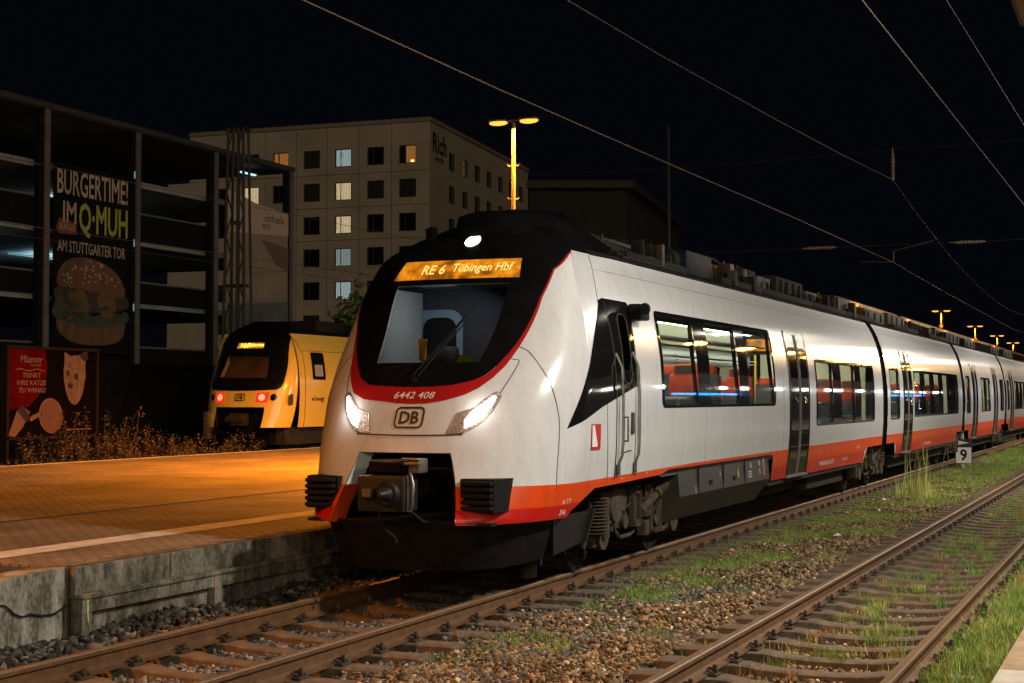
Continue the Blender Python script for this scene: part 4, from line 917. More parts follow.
mb = MB(); patch(mb, [(20.85, .83), (20.93, .83), (20.89, .97)], boxw, (.2, .2), (), .004, 0, 1); mb.build('warning_sign', mat('warning_yellow', (0.7, 0.5, 0.05), 0.5), sk_, fixn=False)
mb = MB(); v, f = frame2(.13, .26, .03, 0, .45); decal(mb, v, f, 22.38, .92, .004, boxw, 0, 1, False); mb.build('warning_sign', mat('sign_pink', (0.75, 0.30, 0.25), 0.5), sk_, fixn=False)
uf = MB(); uf.box((14.6, -1.0, .75), (32.4, 1.0, 1.0)); uf.box((22.82, -1.34, .60), (30.4, 1.34, .672)); uf.box((23.2, -1.1, .42), (25.5, 1.1, .62)); uf.box((26.4, -1.15, .35), (29.6, 1.15, .62))
for a, b in ((33.2, 46.4), (47.2, 59.6), (60.4, 80)): uf.box((a+1.3, -1.34, .60), (b-1.3, 1.34, .672)); uf.box((a+2, -1.1, .35), (b-2, 1.1, .62)); uf.box((a, -1.0, .7), (b, 1.0, .98))
uf.box((19.4, -.45, .14), (30.6, .9, .62)); uf.box((34.8, -.45, .16), (45, .9, .62)); uf.build('underframe', 'under', train)  # long low boxes added to hide the orange light under the train
mb = MB(); arcs = [(-HP*.98+HP*1.96*i/28) for i in range(29)]
def dfl(a, z): q = nose(a, .74); t = (.74-z)/.5; return (q[0]+.12+.25*t, q[1]*(.93-.07*t), z)
patch(mb, [(a, .74) for a in arcs]+[(a, .26+.16*abs(a)**3/4) for a in arcs[::-1]], dfl, (.12, .12), (), 0, 0, -1)
for y in (-.6, .6): mb.box((13.5, y-.05, .3), (14.6, y+.05, .8))
mb.build('deflector', 'plow', train, fixn=False)
for s_ in (-1, 1):
    mb = MB(); mb.prism([(14.25, .74), (14.25, .36), (15.05, .42), (15.32, .74)], 'y', s_*1.19, s_*1.22); mb.prism([(15.05, .42), (15.11, .42), (15.40, .76), (15.34, .76)], 'y', s_*1.17, s_*1.26); mb.build('side_skirt', 'plow', train)
mb = MB(); mb.box((13.2, -1.0, .72), (14.6, 1.0, .75)); mb.box((14.2, -1.1, .26), (14.25, 1.1, .74)); mb.build('nose_floor', 'dark', train)
mb = MB(); mb.tube([(14.62, -.98, .30), (14.62, -.98, .55)], .06, seg=10); mb.lathe((14.60, -.80, .17), [(.05, -.1), (.09, -.08), (.09, .05), (.05, .07)], 'z', seg=12); mb.build('rail_guard', 'bogie', train)
for s_ in (-1, 1):
    mb = MB(); y0, y1 = s_*.69, s_*1.02; xf = 13.17
    mb.prism([(xf+.05, y0-s_*.02), (xf+.05, y1), (xf+.16, y1+s_*.045), (xf+.42, y1+s_*.05), (xf+.42, y0-s_*.02)], 'z', .85, 1.165, 0)
    for k in range(5): z = .865+.06*k; mb.box((xf-.01, min(y0, y1)+.005, z), (xf+.07, max(y0, y1)-.005, z+.042), 0, .014)
    mb.build('anti_climber', 'rubber', train)
cp = MB(); cp.box((12.86, -.24, .855), (13.18, .255, 1.20), 0, .025); cp.tube([(13.1, 0, 1.02), (14.2, 0, 1.0)], .12, seg=14)
cp.lathe((12.84, -.09, 1.03), [(.10, -.03), (.125, .0), (.125, .06)], 'x', seg=18); cp.tube([(12.87, -.09, 1.03), (12.72, -.09, 1.03), (12.66, -.09, 1.03)], [.085, .05, .02], seg=14)
cp.box((12.82, .06, .98), (12.87, .20, 1.09), 0, .012)
cpo = cp.build('coupler', mat('coupler_iron', (0.022, 0.019, 0.016), 0.5, 0.2, noise=9, amp=0.5), train)
cp = MB(); cp.box((12.98, -.20, 1.215), (13.36, .20, 1.345), 0, .03); cp.box((12.94, -.17, 1.23), (12.99, .17, 1.33), 0, .01); cp.build('electric_head', 'black_panel', cpo)
cp = MB(); cp.box((13.0, -.34, 1.22), (13.2, -.22, 1.36), 0, .02); cp.tube([(12.98, -.17, 1.36), (12.98, -.33, 1.355), (13.15, -.33, 1.35)], .012, seg=6); cp.box((12.94, -.345, 1.30), (13.05, -.20, 1.325), 0, .006)
cp.tube([(12.95, -.262, .86), (12.95, -.30, .92), (12.95, -.30, 1.12), (13.0, -.25, 1.21), (13.1, -.12, 1.22)], .016, seg=8); cp.tube([(12.93, -.252, .86), (12.93, -.252, 1.2)], .01, seg=6); cp.build('coupler_fitting', 'steel', cpo)
cp = MB(); cp.box((12.812, .085, 1.0), (12.82, .175, 1.075)); cp.build('contact_plate', 'steel', cpo)
cp = MB()
cp.tube([(13.0, -.22, .88), (13.1, -.32, .76), (13.2, -.5, .70), (13.3, -.62, .72)], .018, seg=8); cp.tube([(13.0, -.2, .9), (13.15, -.28, .74), (13.3, -.38, .66)], .012, seg=8)
cp.tube([(12.92, .02, .88), (12.88, .03, .78), (12.93, -.02, .68), (12.98, -.10, .60), (12.97, -.12, .55)], .016, seg=8); cp.tube([(13.0, -.1, .86), (13.05, -.05, .75), (13.15, .05, .72)], .014, seg=8); cp.build('hose', 'rubber', cpo)
# --- bogies
def make_bogie():
    b = empty('bogie', (0, 0, 0), None, None); b.parent = train; b.matrix_parent_inverse = Matrix.Translation(-Vector(train.location))
    def part(mb, name, m): 
        o = mb.build(name, m, None); o.parent = b; return o
    for x in (-1.32, 1.32):
        for s_ in (-1, 1):
            mb = MB(); y = s_*.7525
            mb.lathe((x, y, .425), [(.10, s_*-.07), (.30, s_*-.03), (.36, s_*-.055), (.455, s_*-.07), (.425, s_*-.03), (.418, s_*.06), (.355, s_*.068), (.32, s_*.03), (.16, s_*.045), (.13, s_*.11), (.05, s_*.13)], 'y', seg=36)
            part(mb, 'wheel', ['under'])
        mb = MB(); mb.tube([(x, -.75, .425), (x, .75, .425)], .085, seg=12); part(mb, 'axle', 'under')
    for s_ in (-1, 1):
        y = s_*1.02
        mb = MB(); mb.prism([(-1.0, .50), (-.55, .42), (.55, .42), (1.0, .50), (1.55, .66), (1.55, .80), (.9, .78), (.5, .62), (-.5, .62), (-.9, .78), (-1.55, .80), (-1.55, .66)], 'y', y-.07, y+.07)
        for x in (-1.32, 1.32):
            mb.lathe((x, y+s_*.02, .425), [(.17, -.10), (.17, .06), (.13, .09), (.12, .10)], 'y', seg=20); mb.box((x-.16, y-.09, .42), (x+.16, y+.09, .60), 0, .02)
            mb.box((x-.30, y-.10, .30), (x-.18, y+.10, .52), 0, .015); mb.tube([(x-.1*sg(x), y, .46), (x-.75*sg(x), y, .50)], .06, seg=10)
        part(mb, 'bogie_frame', 'bogie')
        for x in (-1.32, 1.32):
            mb = MB(); hel = [(x-.0+.105*math.cos(t), y+s_*.06+.105*math.sin(t), .56+.30*t/(2*math.pi*5)) for t in np.linspace(0, 2*math.pi*5, 70)]; mb.tube(hel, .022, seg=6); mb.lathe((x, y+s_*.06, .55), [(.14, 0), (.14, .02)], 'z', seg=16); mb.lathe((x, y+s_*.06, .87), [(.14, 0), (.14, .02)], 'z', seg=16); part(mb, 'coil_spring', 'bogie')
            mb = MB(); xx = x+.27; mb.tube([(xx, y+s_*.10, .44), (xx, y+s_*.10, .64)], .032, seg=10); mb.tube([(xx, y+s_*.10, .60), (xx, y+s_*.10, .92)], .05, seg=12); part(mb, 'damper', 'bogie')
        mb = MB()   # brake gear, brackets, piping
        mb.tube([(-.05, y+s_*.12, .60), (.40, y+s_*.14, .74), (.80, y+s_*.16, .90)], [.055, .055, .075], seg=12); mb.tube([(.45, y+s_*.14, .76), (.85, y+s_*.16, .92)], .085, seg=14)
        for a_, b_, c_3, d_ in ((-.42, -.12, .44, .98), (-.40, -.14, .48, .92)):
            mb.box((a_, y+s_*.10, c_3), (a_+.035, y+s_*.17, d_)); mb.box((b_-.035, y+s_*.10, c_3), (b_, y+s_*.17, d_)); mb.box((a_, y+s_*.10, c_3), (b_, y+s_*.17, c_3+.035)); mb.box((a_, y+s_*.10, d_-.1), (b_, y+s_*.17, d_-.065))
        mb.box((-.37, y+s_*.06, .5), (-.17, y+s_*.12, .88))
        mb.tube([(-1.05, y+s_*.08, .86), (-.85, y+s_*.08, .42), (-.7, y+s_*.08, .34), (-.35, y+s_*.08, .34), (-.2, y+s_*.08, .38)], .025, seg=8); mb.tube([(-.95, y+s_*.1, .92), (-.8, y+s_*.14, .96), (-.62, y+s_*.1, .90), (-.55, y+s_*.1, .5)], .02, seg=8)
        mb.lathe((-.72, y+s_*.02, .78), [(.13, -.12), (.15, 0), (.13, .12)], 'y', seg=16); mb.lathe((-.60, y+s_*.05, .52), [(.09, -.08), (.09, .08)], 'y', seg=14)
        for x0_, x1_, z0_, z1_ in ((.05, .22, .30, .48), (.3, .36, .34, .9), (.62, .70, .32, .95), (.78, .98, .60, .72), (.1, .5, .52, .60), (.45, .85, .30, .36)): mb.box((x0_, y+s_*.04, z0_), (x1_, y+s_*.15, z1_), 0, .01)
        mb.lathe((.50, y+s_*.10, .50), [(.10, -.05), (.10, .05), (.04, .07)], 'y', seg=14); mb.tube([(.62, y+s_*.1, .34), (.5, y+s_*.13, .42), (.35, y+s_*.1, .56), (.2, y+s_*.12, .78)], .018, seg=6); mb.tube([(.98, y+s_*.12, .40), (.9, y+s_*.14, .6), (.95, y+s_*.12, .98)], .016, seg=6)
        for k in range(6): xx = -.5+.26*k; mb.tube([(xx, y+s_*.09, .66+.03*(k % 3)), (xx+.12, y+s_*.13, .74), (xx+.2, y+s_*.1, .92)], .013, seg=6)
        part(mb, 'brake_gear', 'bogie')
    mb = MB(); mb.box((-.45, -.95, .40), (.45, .95, .72), 0, .04); mb.box((-1.0, -.5, .35), (1.0, .5, .75)); part(mb, 'bolster', 'under')
    return b
bog = make_bogie(); bog.location = (17.0, 0, 0)
bog.location = Vector((17.30, 0, 0))
for x in (32.85, 46.8, 60.0, 75.0):
    c = copy_tree(bog, train); c.location = (x, 0, 0)
mb = MB(); 
for k in range(11): mb.lathe((15.72, -1.12, .46+.038*k), [(.13, -.012), (.155, 0), (.13, .012)], 'z', seg=18)
mb.tube([(15.95, -1.16, .40), (15.95, -1.16, .90)], .055, seg=12); mb.tube([(15.38, -1.12, .32), (15.55, -1.14, .62), (15.52, -1.14, .82)], .02, seg=6); mb.lathe((16.25, -1.10, .74), [(.20, -.1), (.22, 0), (.20, .1)], 'y', seg=18)
mb.build('bellows_spring', 'bogie', train)

# ------------------------------------------------------------------ overhead line
M['wire'] = mat('copper_wire', (0.13, 0.09, 0.055), 0.6, 0.0)
M['wire_dark'] = mat('weathered_wire', (0.05, 0.04, 0.03), 0.6)
def sag(a, b, s_, n=14): return [tuple(np.array(a)+(np.array(b)-np.array(a))*t-np.array([0, 0, 4*s_*t*(1-t)])) for t in np.linspace(0, 1, n)]
def wire(name, pts, r, label, m='wire'): mb = MB(); mb.tube(pts, r, seg=5); return tag(mb.build(name, m), label, 'overhead wire')
wire('contact_wire', [(2, 0, 5.38), (11.4, 0, 5.42), (15.7, 0, 5.435), (21.7, 0, 5.50), (30, 0, 5.61), (43.3, 0, 5.73), (51.8, 0, 5.62), (78.9, 0, 5.40), (110, 0, 5.62), (200, 0, 5.5)], .0075, 'copper contact wire hanging lowest over the white train, crossing the whole sky')
wire('catenary_wire', [(2, 0, 7.2), (10, 0, 6.98), (17.8, 0, 6.98), (21.7, 0, 7.09), (29.5, 0, 7.39), (36, 0, 7.68), (43.3, 0, 8.06)]+sag((43.3, 0, 8.06), (110, 0, 8.0), 1.75)[1:], .0055, 'messenger wire over the white train, kinked where it hangs from the insulator')
wire('contact_wire', [(2, T2, 5.55), (14.3, T2, 5.66), (32.5, T2, 5.87), (43.3, T2, 5.8), (110, T2, 5.6)], .0065, 'thin contact wire above the empty track, upper right of the sky')
wire('catenary_wire', [(2, T2, 7.2), (20.4, T2, 7.16), (32.8, T2, 7.55), (43.3, T2, 8.0)]+sag((43.3, T2, 8.0), (110, T2, 8.0), 1.7)[1:], .005, 'messenger wire above the empty track, rightmost and steepest in the sky')
for k, (y, z0, lab) in enumerate(((17.4, 5.9, 'contact wire above the yellow train crossing the car park facade'), (17.4, 7.4, 'messenger wire above the yellow train crossing the car park top'), (22.5, 6.4, 'wire of the furthest track running past the tall lattice mast'))):
    wire('contact_wire' if k != 1 else 'catenary_wire', [(18, y, z0), (46, y, z0+.15), (110, y, z0)], .009, lab, 'wire_dark')
hs = empty('cross_span', (43.3, 0, 6.4), 'cross span wires with insulators and a steady arm over the white train', 'cross span')
mb = MB(); mb.tube(sag((46.0, 23.4, 9.8), (43.3, 0, 8.9), .3, 8)+sag((43.3, 0, 8.9), (43.3, -16, 9.8), .2, 8)[1:], .004, seg=4); mb.tube([(46.0, 23.4, 6.4), (43.3, 2.06, 6.22), (43.3, -2.02, 6.22), (43.3, -16, 6.4)], .004, seg=4); mb.tube([(43.3, .9, 5.78), (43.3, 0, 5.74)], .012, seg=5); mb.tube([(43.3, -1.1, 6.3), (43.3, .0, 6.05), (43.3, 0, 5.76)], .014, seg=5); mb.build('span_wire', 'wire_dark', hs)
M['insul_white'] = mat('pale_insulator', (0.10, 0.085, 0.06), 0.4)
for p, ax in (((43.3, 0, 8.47), 'z'), ((43.3, 2.06, 6.22), 'y'), ((43.3, -2.02, 6.22), 'y')):
    mb = MB(); mb.lathe(p, [(.02, -.45)]+[(r, -.3+.1*i) for i in range(7) for r in (.055, .03)]+[(.02, .5)], ax, seg=10); mb.build('insulator', 'insul_white', hs)

# ------------------------------------------------------------------ platform lamps
def lamp_post(x, y, top, label, power, lit=True):
    t = empty('platform_lamp', (x, y, .515), label, 'street lamp', 'lamps along the left platform')
    mb = MB(); mb.tube([(x, y, .515), (x, y, 2.2), (x, y, top)], [.075, .06, .036], seg=12); mb.build('pole', 'lamp_pole', t)
    mb = MB(); mb.tube([(x, y+.42, top+.0), (x, y, top+.05), (x, y-.42, top+.0)], .022, seg=8); mb.build('arm', 'lamp_pole', t)
    for s_ in (-1, 1):
        mb = MB(); c = (x, y+s_*.36, top+.02); mb.box((x-.12, c[1]-.20, top+.03), (x+.12, c[1]+.20, top+.075), 0, .02); h = mb.build('lamp_head', 'lamp_pole', t)
        mb = MB(); 
        bm = bmesh.new(); bmesh.ops.create_uvsphere(bm, u_segments=16, v_segments=8, radius=1)
        for v in bm.verts: v.co = Vector((x+v.co.x*.125, c[1]+v.co.y*.215, top+v.co.z*.055+.01))
        mb.bm(bm, 0, True); mb.build('lamp_glass', 'lamp_glass', h)
        if power: area_lamp('platform_light', (x, c[1], top-.08), power, SODIUM, .2, .38, spread=146)
    mb = MB()
    for k in range(3):
        z = top-.95-.72*k
        for s_ in (-1, 1): mb.tube([(x, y, z), (x, y+s_*.12, z), (x, y+s_*.14, z+.04)], .009, seg=5)
    mb.build('step_bolt', 'lamp_pole', t); return t
lamp_post(30.2, 6.0, 7.92, 'tall double platform lamp glowing orange behind the cab of the white train', 3600)
lamp_post(3.0, 6.0, 7.92, 'double platform lamp added out of view left of the cracked wall to light the platform', 900)  # unseen lamp added to carry the orange light further left
for x, z, d in ((99.8, 7.45, 'leftmost'), (119, 7.3, 'second from the left'), (135.6, 7.2, 'third from the left'), (150.8, 7.1, 'fourth from the left')):
    lamp_post(x, 6.0, z, 'small distant orange double lamp above the train roofs, %s of its row' % d, 900)
def far_lamp(x, y, top):
    t = empty('street_lamp', (x, y, .5), 'sodium street lamp far along the near side of the station', 'street lamp', 'sodium lamps of the near side')
    mb = MB(); mb.tube([(x, y, .5), (x, y, top)], [.09, .05], seg=8); mb.build('pole', 'lamp_pole', t)
    mb = MB(); mb.box((x-.35, y-.5, top-.03), (x+.35, y+.5, top+.1), 0, .04); h = mb.build('lamp_head', 'lamp_pole', t); mb = MB(); mb.box((x-.3, y-.45, top-.12), (x+.3, y+.45, top-.031)); mb.build('lamp_glass', M['far_glass'], h)
M['far_glass'] = emat('far_sodium_glass', (1.0, 0.55, 0.12), 130)
for x in (60, 68, 77, 86, 94, 104, 114, 126, 138): far_lamp(x, -14.5, 8.8)
# unseen station front, added so its lamps and blue strip reflect in the coach sides
sb = empty('added_station_front', (30, -11.5, .5), 'unseen station front added on the near platform to reflect lamps and a blue strip', 'building')
mb = MB(); mb.box((30, -13.2, .5), (120, -11.6, 4.0), 0, .04); mb.build('wall', 'steel_dark', sb)
M['wall_lamp'] = emat('wall_lamp_glow', (1, 0.93, 0.78), 26)
for x in (36, 41, 43.5, 49, 57, 60, 66, 71, 77, 80, 86, 92, 99, 104, 110, 117):
    mb = MB(); mb.lathe((x, -11.5, 3.05), [(.10, -.13), (.16, -.06), (.16, .06), (.10, .13)], 'z', seg=12); mb.build('wall_lamp', 'wall_lamp', sb)
for xa, xb in ((50.5, 59.5), (96, 110)):
    mb = MB(); mb.box((xa, -11.59, 2.42), (xb, -11.52, 2.58)); mb.build('light_strip', 'blue_tube', sb)

# ------------------------------------------------------------------ platform canopy far left, seen over the roofs
cn = empty('platform_canopy', (51, 4.5, .515), 'long low canopy of the left platform with orange lit fascia above the coach roofs', 'canopy')
M['fascia'] = mat('canopy_fascia', (0.50, 0.33, 0.14), 0.6, noise=1.5, amp=0.6)
mb = MB(); mb.box((51, 3.0, 5.16), (150, 9.0, 5.30)); mb.build('fascia', 'fascia', cn)
mb = MB(); mb.prism([(2.95, 5.31), (9.05, 5.31), (6, 5.75)], 'x', 50.9, 150); mb.build('roof', 'roof_dark', cn)
for x in range(53, 150, 8):
    mb = MB(); mb.tube([(x, 6, .515), (x, 6, 5.16)], .12, seg=8); mb.build('post', 'lamp_pole', cn)
for x in (54, 66, 78, 90, 102): area_lamp('fascia_fill_light', (x, 2.3, 5.7), 22, SODIUM, .3, target=(0, .8, -.5), spread=100)  # added lights without fixtures, aimed at the fascia from outside

# ------------------------------------------------------------------ yellow train beyond the platform
yt = empty('passenger_train', (37.0, 17.5, .2), 'yellow train with black cab front and red tail lamps across the platform', 'train')
YZ = .30; ynose = Nose(38.1, 17.5, YZ, .62)
yN = lambda X, z: (X, 17.5-SW(z), YZ+z); yF = lambda X, z: (X, 17.5+SW(z), YZ+z)
mb = MB(); yp = P_([(-.60, .60), (.60, .60), (.56, 1.38), (-.56, 1.38)])
patch(mb, [(-HP, .80), (HP, .80), (HP, 3.9), (-HP, 3.9)], ynose, (.09, .12), [yp], 0, 0, -1); mb.add([ynose(-HP+2*HP*i/24, 3.9) for i in range(25)], [list(range(25))], 1); yc_ = mb.build('cab_front', ['yellow', 'roof_dark'], yt, fixn=False)
ym = [(-1, 3.53), (-.985, 3.40), (-.94, 3.2), (-.90, 2.9), (-.87, 2.5), (-.84, 2.1), (-.81, 1.95), (-.74, 1.88), (-.3, 1.85), (0, 1.845)]
yg = P_([(-.50, 2.22), (.60, 2.22), (.56, 2.86), (-.48, 2.82)])
mb = MB(); patch(mb, P_(mirror(ym)+[(1, 3.895), (-1, 3.895)]), ynose, (.09, .12), [yg], .008, 0, -1); mb.build('windscreen_mask', 'black_panel', yt, fixn=False)
mb = MB(); patch(mb, yg, ynose, (.1, .12), (), .012, 0, -1); mb.build('windscreen', mat('dim_windscreen', (0.055, 0.032, 0.016), 0.25, noise=1.3, amp=0.7), yt, fixn=False)
mb = MB(); patch(mb, P_([(.50, 2.25), (.60, 2.25), (.56, 2.86), (.47, 2.66)]), ynose, (.1, .12), (), .014, 0, -1); mb.build('cab_wall', mat('cab_panel_tan', (0.42, 0.22, 0.07), 0.6), yt, fixn=False)
mb = MB(); patch(mb, P_([(-.33, 3.085), (.40, 3.085), (.40, 3.245), (-.33, 3.245)]), ynose, (.1, .1), (), .014, 0, -1); yd = mb.build('destination_display', 'led_bg', yt, fixn=False)
mb = MB()
for s, wd, yc in (('Nbf', .27, .24), ('Ebingen', .56, -.12)):
    v, f = text_mesh(s, wd, .13, bold=.03); decal(mb, v, f, yc, 3.165, .02, lambda a, b: ynose(a, b), 0, -1)
mb.build('display_text', 'led_text_y', yd, fixn=False)
for s_ in (-1, 1):
    mb = MB(); patch(mb, P_([(s_*.36, 1.51), (s_*.60, 1.51), (s_*.62, 1.80), (s_*.37, 1.80)]), ynose, (.1, .1), (), .010, 0, -1); tl = mb.build('tail_lamp', 'taillamp', yt, fixn=False)
    mb = MB(); patch(mb, [(s_*abs(phy(.70+.10*math.cos(t), 1.655)), 1.655+.10*math.sin(t)) for t in np.linspace(0, 2*np.pi, 14, endpoint=False)], ynose, (.1, .1), (), .018, 0, -1); mb.build('lamp_core', 'taillamp_core', tl, fixn=False)
    mb = MB(); patch(mb, [(s_*abs(phy(1.02+.09*math.cos(t), 1.66)), 1.66+.10*math.sin(t)) for t in np.linspace(0, 2*np.pi, 14, endpoint=False)], ynose, (.1, .1), (), .012, 0, -1); mb.build('headlight', 'black_gloss', yt, fixn=False)
mb = MB(); decal(mb, *frame2(.34, .22, .028), 0, 1.66, .012, ynose); v, f = text_mesh('DB', .2, .12, bold=.03); decal(mb, v, f, 0, 1.66, .012, ynose); mb.build('operator_logo', 'ink', yc_, fixn=False)
mb = MB(); mb.box((37.35, 16.6, YZ+.3), (39, 18.4, YZ+1.42)); mb.build('coupler_pocket', 'black_panel', yt)
mb = MB(); mb.box((36.85, 17.3, YZ+.85), (37.3, 17.7, YZ+1.2), 0, .03); mb.box((36.8, 17.2, YZ+.95), (36.9, 17.8, YZ+1.12), 0, .02); mb.build('coupler', 'under', yt)
for sgn, fm in ((1, yN), (-1, yF)):
    mb = MB(); patch(mb, [(38.0, 3.52), (38.0, .80), (92, .80), (92, 3.52)], fm, (2.5, .15), (), 0, 0, sgn)
    ys = mb.build('car_side', 'yellow', yt, fixn=False)
mb = MB(); V = [(x, 17.5+y, YZ+z) for x in (38.3, 92) for y, z in [(-1.10, 3.52), (-.85, 3.66), (.85, 3.66), (1.10, 3.52)]]; mb.add(V, [(0, 1, 5, 4), (1, 2, 6, 5), (2, 3, 7, 6), (3, 7, 4, 0), (4, 5, 6, 7)]); mb.build('car_roof', 'roof_dark', yt)
for x0, x1, z1 in ((40.2, 42.0, 4.0), (42.6, 43.2, 3.92), (43.8, 46.8, 4.02), (48, 54, 4.0)): mb = MB(); mb.box((x0, 16.8, YZ+3.62), (x1, 18.2, YZ+z1), 0, .05); mb.build('roof_unit', 'roof_dark', yt)
for x0, x1, z0, z1 in ((38.75, 39.50, 2.18, 2.98), (41.3, 42.6, 2.0, 2.6), (44, 45.5, 2.0, 2.6), (46.5, 48, 2.0, 2.6)):
    mb = MB(); patch(mb, rrect(x0, z0, x1, z1, .06), yN, (.5, .15), (), .006, 0, 1); wo = mb.build('window', 'black_gloss', yt, fixn=False)
    mb = MB(); patch(mb, rrect(x0+.14, z0+.1, x1-.14, z0+(z1-z0)*.55, .03), yN, (.5, .15), (), .010, 0, 1); mb.build('pane', mat('pale_pane', (0.36, 0.36, 0.38), 0.2), wo, fixn=False)  # pale grey patch over the lower half of the window
mb = MB(); v, f = text_mesh('bwegt', .52, .20, bold=.02); decal(mb, v, f, 39.15, 1.60, .006, yN, 0, 1, False); mb.add([surf(yN, 38.66, 1.60, 1)[0]+Vector((0, -.007, 0)), surf(yN, 38.82, 1.54, 1)[0]+Vector((0, -.007, 0)), surf(yN, 38.82, 1.68, 1)[0]+Vector((0, -.007, 0))], [(0, 1, 2)]); mb.build('lettering', 'ink', yt, fixn=False)
mb = MB(); seamline(mb, [(38.32, .82), (38.32, 2.9), (38.0, 3.5)], yN, .012, sub=10, sign=1); seamline(mb, [(38.32, 3.02), (60, 3.02)], yN, .008, sub=6, sign=1); mb.build('panel_seam', 'seam', yt)
mb = MB(); patch(mb, rrect(37.45, 1.45, 37.65, 1.75, .03), lambda X, z: (X, 17.5-SW(z)*.985, YZ+z), (.2, .2), (), .02, 0, 1); mb.build('door_panel', 'seam', yt, fixn=False)
mb = MB(); mb.box((37.6, 16.3, YZ+.30), (92, 18.7, YZ+.82)); mb.build('underframe', 'under', yt)
for x in (40.0, 42.6): 
    for y in (16.75, 18.25): mb = MB(); mb.lathe((x, y, .2+.45), [(.1, -.06), (.42, -.06), (.42, .06), (.1, .06)], 'y', seg=20); mb.build('wheel', 'bogie', yt)
mb = MB(); mb.box((37.1, 18.55, YZ+.45), (37.35, 18.75, YZ+1.25), 0, .04); mb.build('steps', 'steel', yt)

# ------------------------------------------------------------------ cat-food billboard
def oil(p0, p1, z0, z1):
    """flat board from p0 to p1 (xy), local u along the board (0..1), v up (0..1)"""
    d = Vector((p1[0]-p0[0], p1[1]-p0[1], 0)); nrm = Vector((d.y, -d.x, 0)).normalized()
    return lambda u, v, off=0.0: Vector((p0[0], p0[1], z0))+d*u+Vector((0, 0, (z1-z0)*v))+nrm*off
def board_poly(mb, F, pts, off, mi=0): mb.add([F(u, v, off) for u, v in pts], [list(range(len(pts)))], mi)
def rounded(pts, n=5):
    o = []; L_ = len(pts)
    for i in range(L_):
        p0, p1, p2, p3 = pts[i-1], pts[i], pts[(i+1) % L_], pts[(i+2) % L_]
        for k in range(n):
            t = k/n; o.append(tuple(.5*((2*b)+(-a+c)*t+(2*a-5*b+4*c-d)*t*t+(-a+3*b-3*c+d)*t**3) for a, b, c, d in zip(p0, p1, p2, p3)))
    return o
def board_text(mb, F, s, uc, vc, w, h, off, W, H, mi=0, bold=0.0):
    v, f = text_mesh(s, w*W, h*H, bold=bold); mb.add([F(uc+x/W, vc+y/H, off) for x, y in v], f, mi)
def ell(cu, cv, ru, rv, n=28, rot=0): return [(cu+ru*math.cos(t)*math.cos(rot)-rv*math.sin(t)*math.sin(rot), cv+ru*math.cos(t)*math.sin(rot)+rv*math.sin(t)*math.cos(rot)) for t in np.linspace(0, 2*np.pi, n, endpoint=False)]
B0, B1, BZ0, BZ1 = (29.2, 18.95), (32.5, 18.95), .99, 3.16
F = oil(B0, B1, BZ0, BZ1); W, H = 3.3, 2.17
bb = empty('billboard', (29.2, 18.95, 0), 'dark red advertising board with a white cat and a bowl, far left on posts', 'billboard')
mb = MB(); mb.box((29.2, 18.97, BZ0), (32.5, 19.05, BZ1)); mb.build('panel', mat('poster_dark', (0.005, 0.003, 0.003), 0.9, spec=0.03), bb)
M['frame_brown'] = mat('billboard_frame', (0.022, 0.013, 0.007), 0.8, spec=0.1)
mb = MB(); mb.box((29.1, 18.9, BZ1), (32.6, 19.07, BZ1+.07)); mb.box((29.1, 18.9, BZ0-.07), (32.6, 19.07, BZ0)); mb.box((29.12, 18.9, -.2), (29.2, 19.07, BZ1)); mb.box((32.5, 18.9, -.2), (32.58, 19.07, BZ1)); mb.build('frame', 'frame_brown', bb)
M['p_red'] = mat('poster_red', (0.085, 0.002, 0.004), 0.9, noise=1.2, amp=0.6, spec=0.03); M['p_fur'] = mat('poster_fur', (0.20, 0.125, 0.085), 0.9, noise=5, amp=0.35, spec=0.03)
M['p_salmon'] = mat('poster_salmon', (0.11, 0.030, 0.018), 0.9, noise=9, amp=0.3, spec=0.03); M['p_white'] = mat('poster_white', (0.24, 0.14, 0.11), 0.9, spec=0.03); M['p_black'] = mat('poster_black', (0.005, 0.004, 0.004), 0.9, spec=0.03); M['p_skin'] = mat('poster_skin', (0.15, 0.06, 0.032), 0.9, spec=0.03)
M['p_salmon'] = mat('poster_salmon', (0.143, 0.048, 0.032), 0.7, noise=9, amp=0.3); M['p_white'] = mat('poster_white', (0.187, 0.128, 0.099), 0.7); M['p_black'] = mat('poster_black', (0.012, 0.008, 0.007), 0.7); M['p_skin'] = mat('poster_skin', (0.17, 0.08, 0.045), 0.7)
mb = MB()
board_poly(mb, F, [(0, .30), (.22, .34), (.40, .55), (.43, .8), (.40, 1), (0, 1)], .004, 0)
board_poly(mb, F, rounded([(.635, .74), (.635, .58), (.66, .47), (.70, .39), (.755, .36), (.80, .40), (.845, .50), (.865, .62), (.865, .76)]), .0058, 1)
board_poly(mb, F, ell(.745, .765, .130, .185, 32, -.12), .006, 1); board_poly(mb, F, [(.625, .82), (.625, .985), (.715, .925)], .0062, 1); board_poly(mb, F, [(.775, .945), (.875, .995), (.878, .83)], .0062, 1)
for c in ((.665, .735, .022, .036), (.765, .695, .026, .040), (.695, .585, .033, .035)): board_poly(mb, F, ell(*c), .009, 2)
board_poly(mb, F, [(.79, .96), (.90, .99), (.91, .90), (.85, .88)], .009, 2)
board_poly(mb, F, ell(.475, .235, .135, .205, 30, .1), .006, 3); board_poly(mb, F, ell(.475, .235, .115, .18, 30, .1), .008, 4)
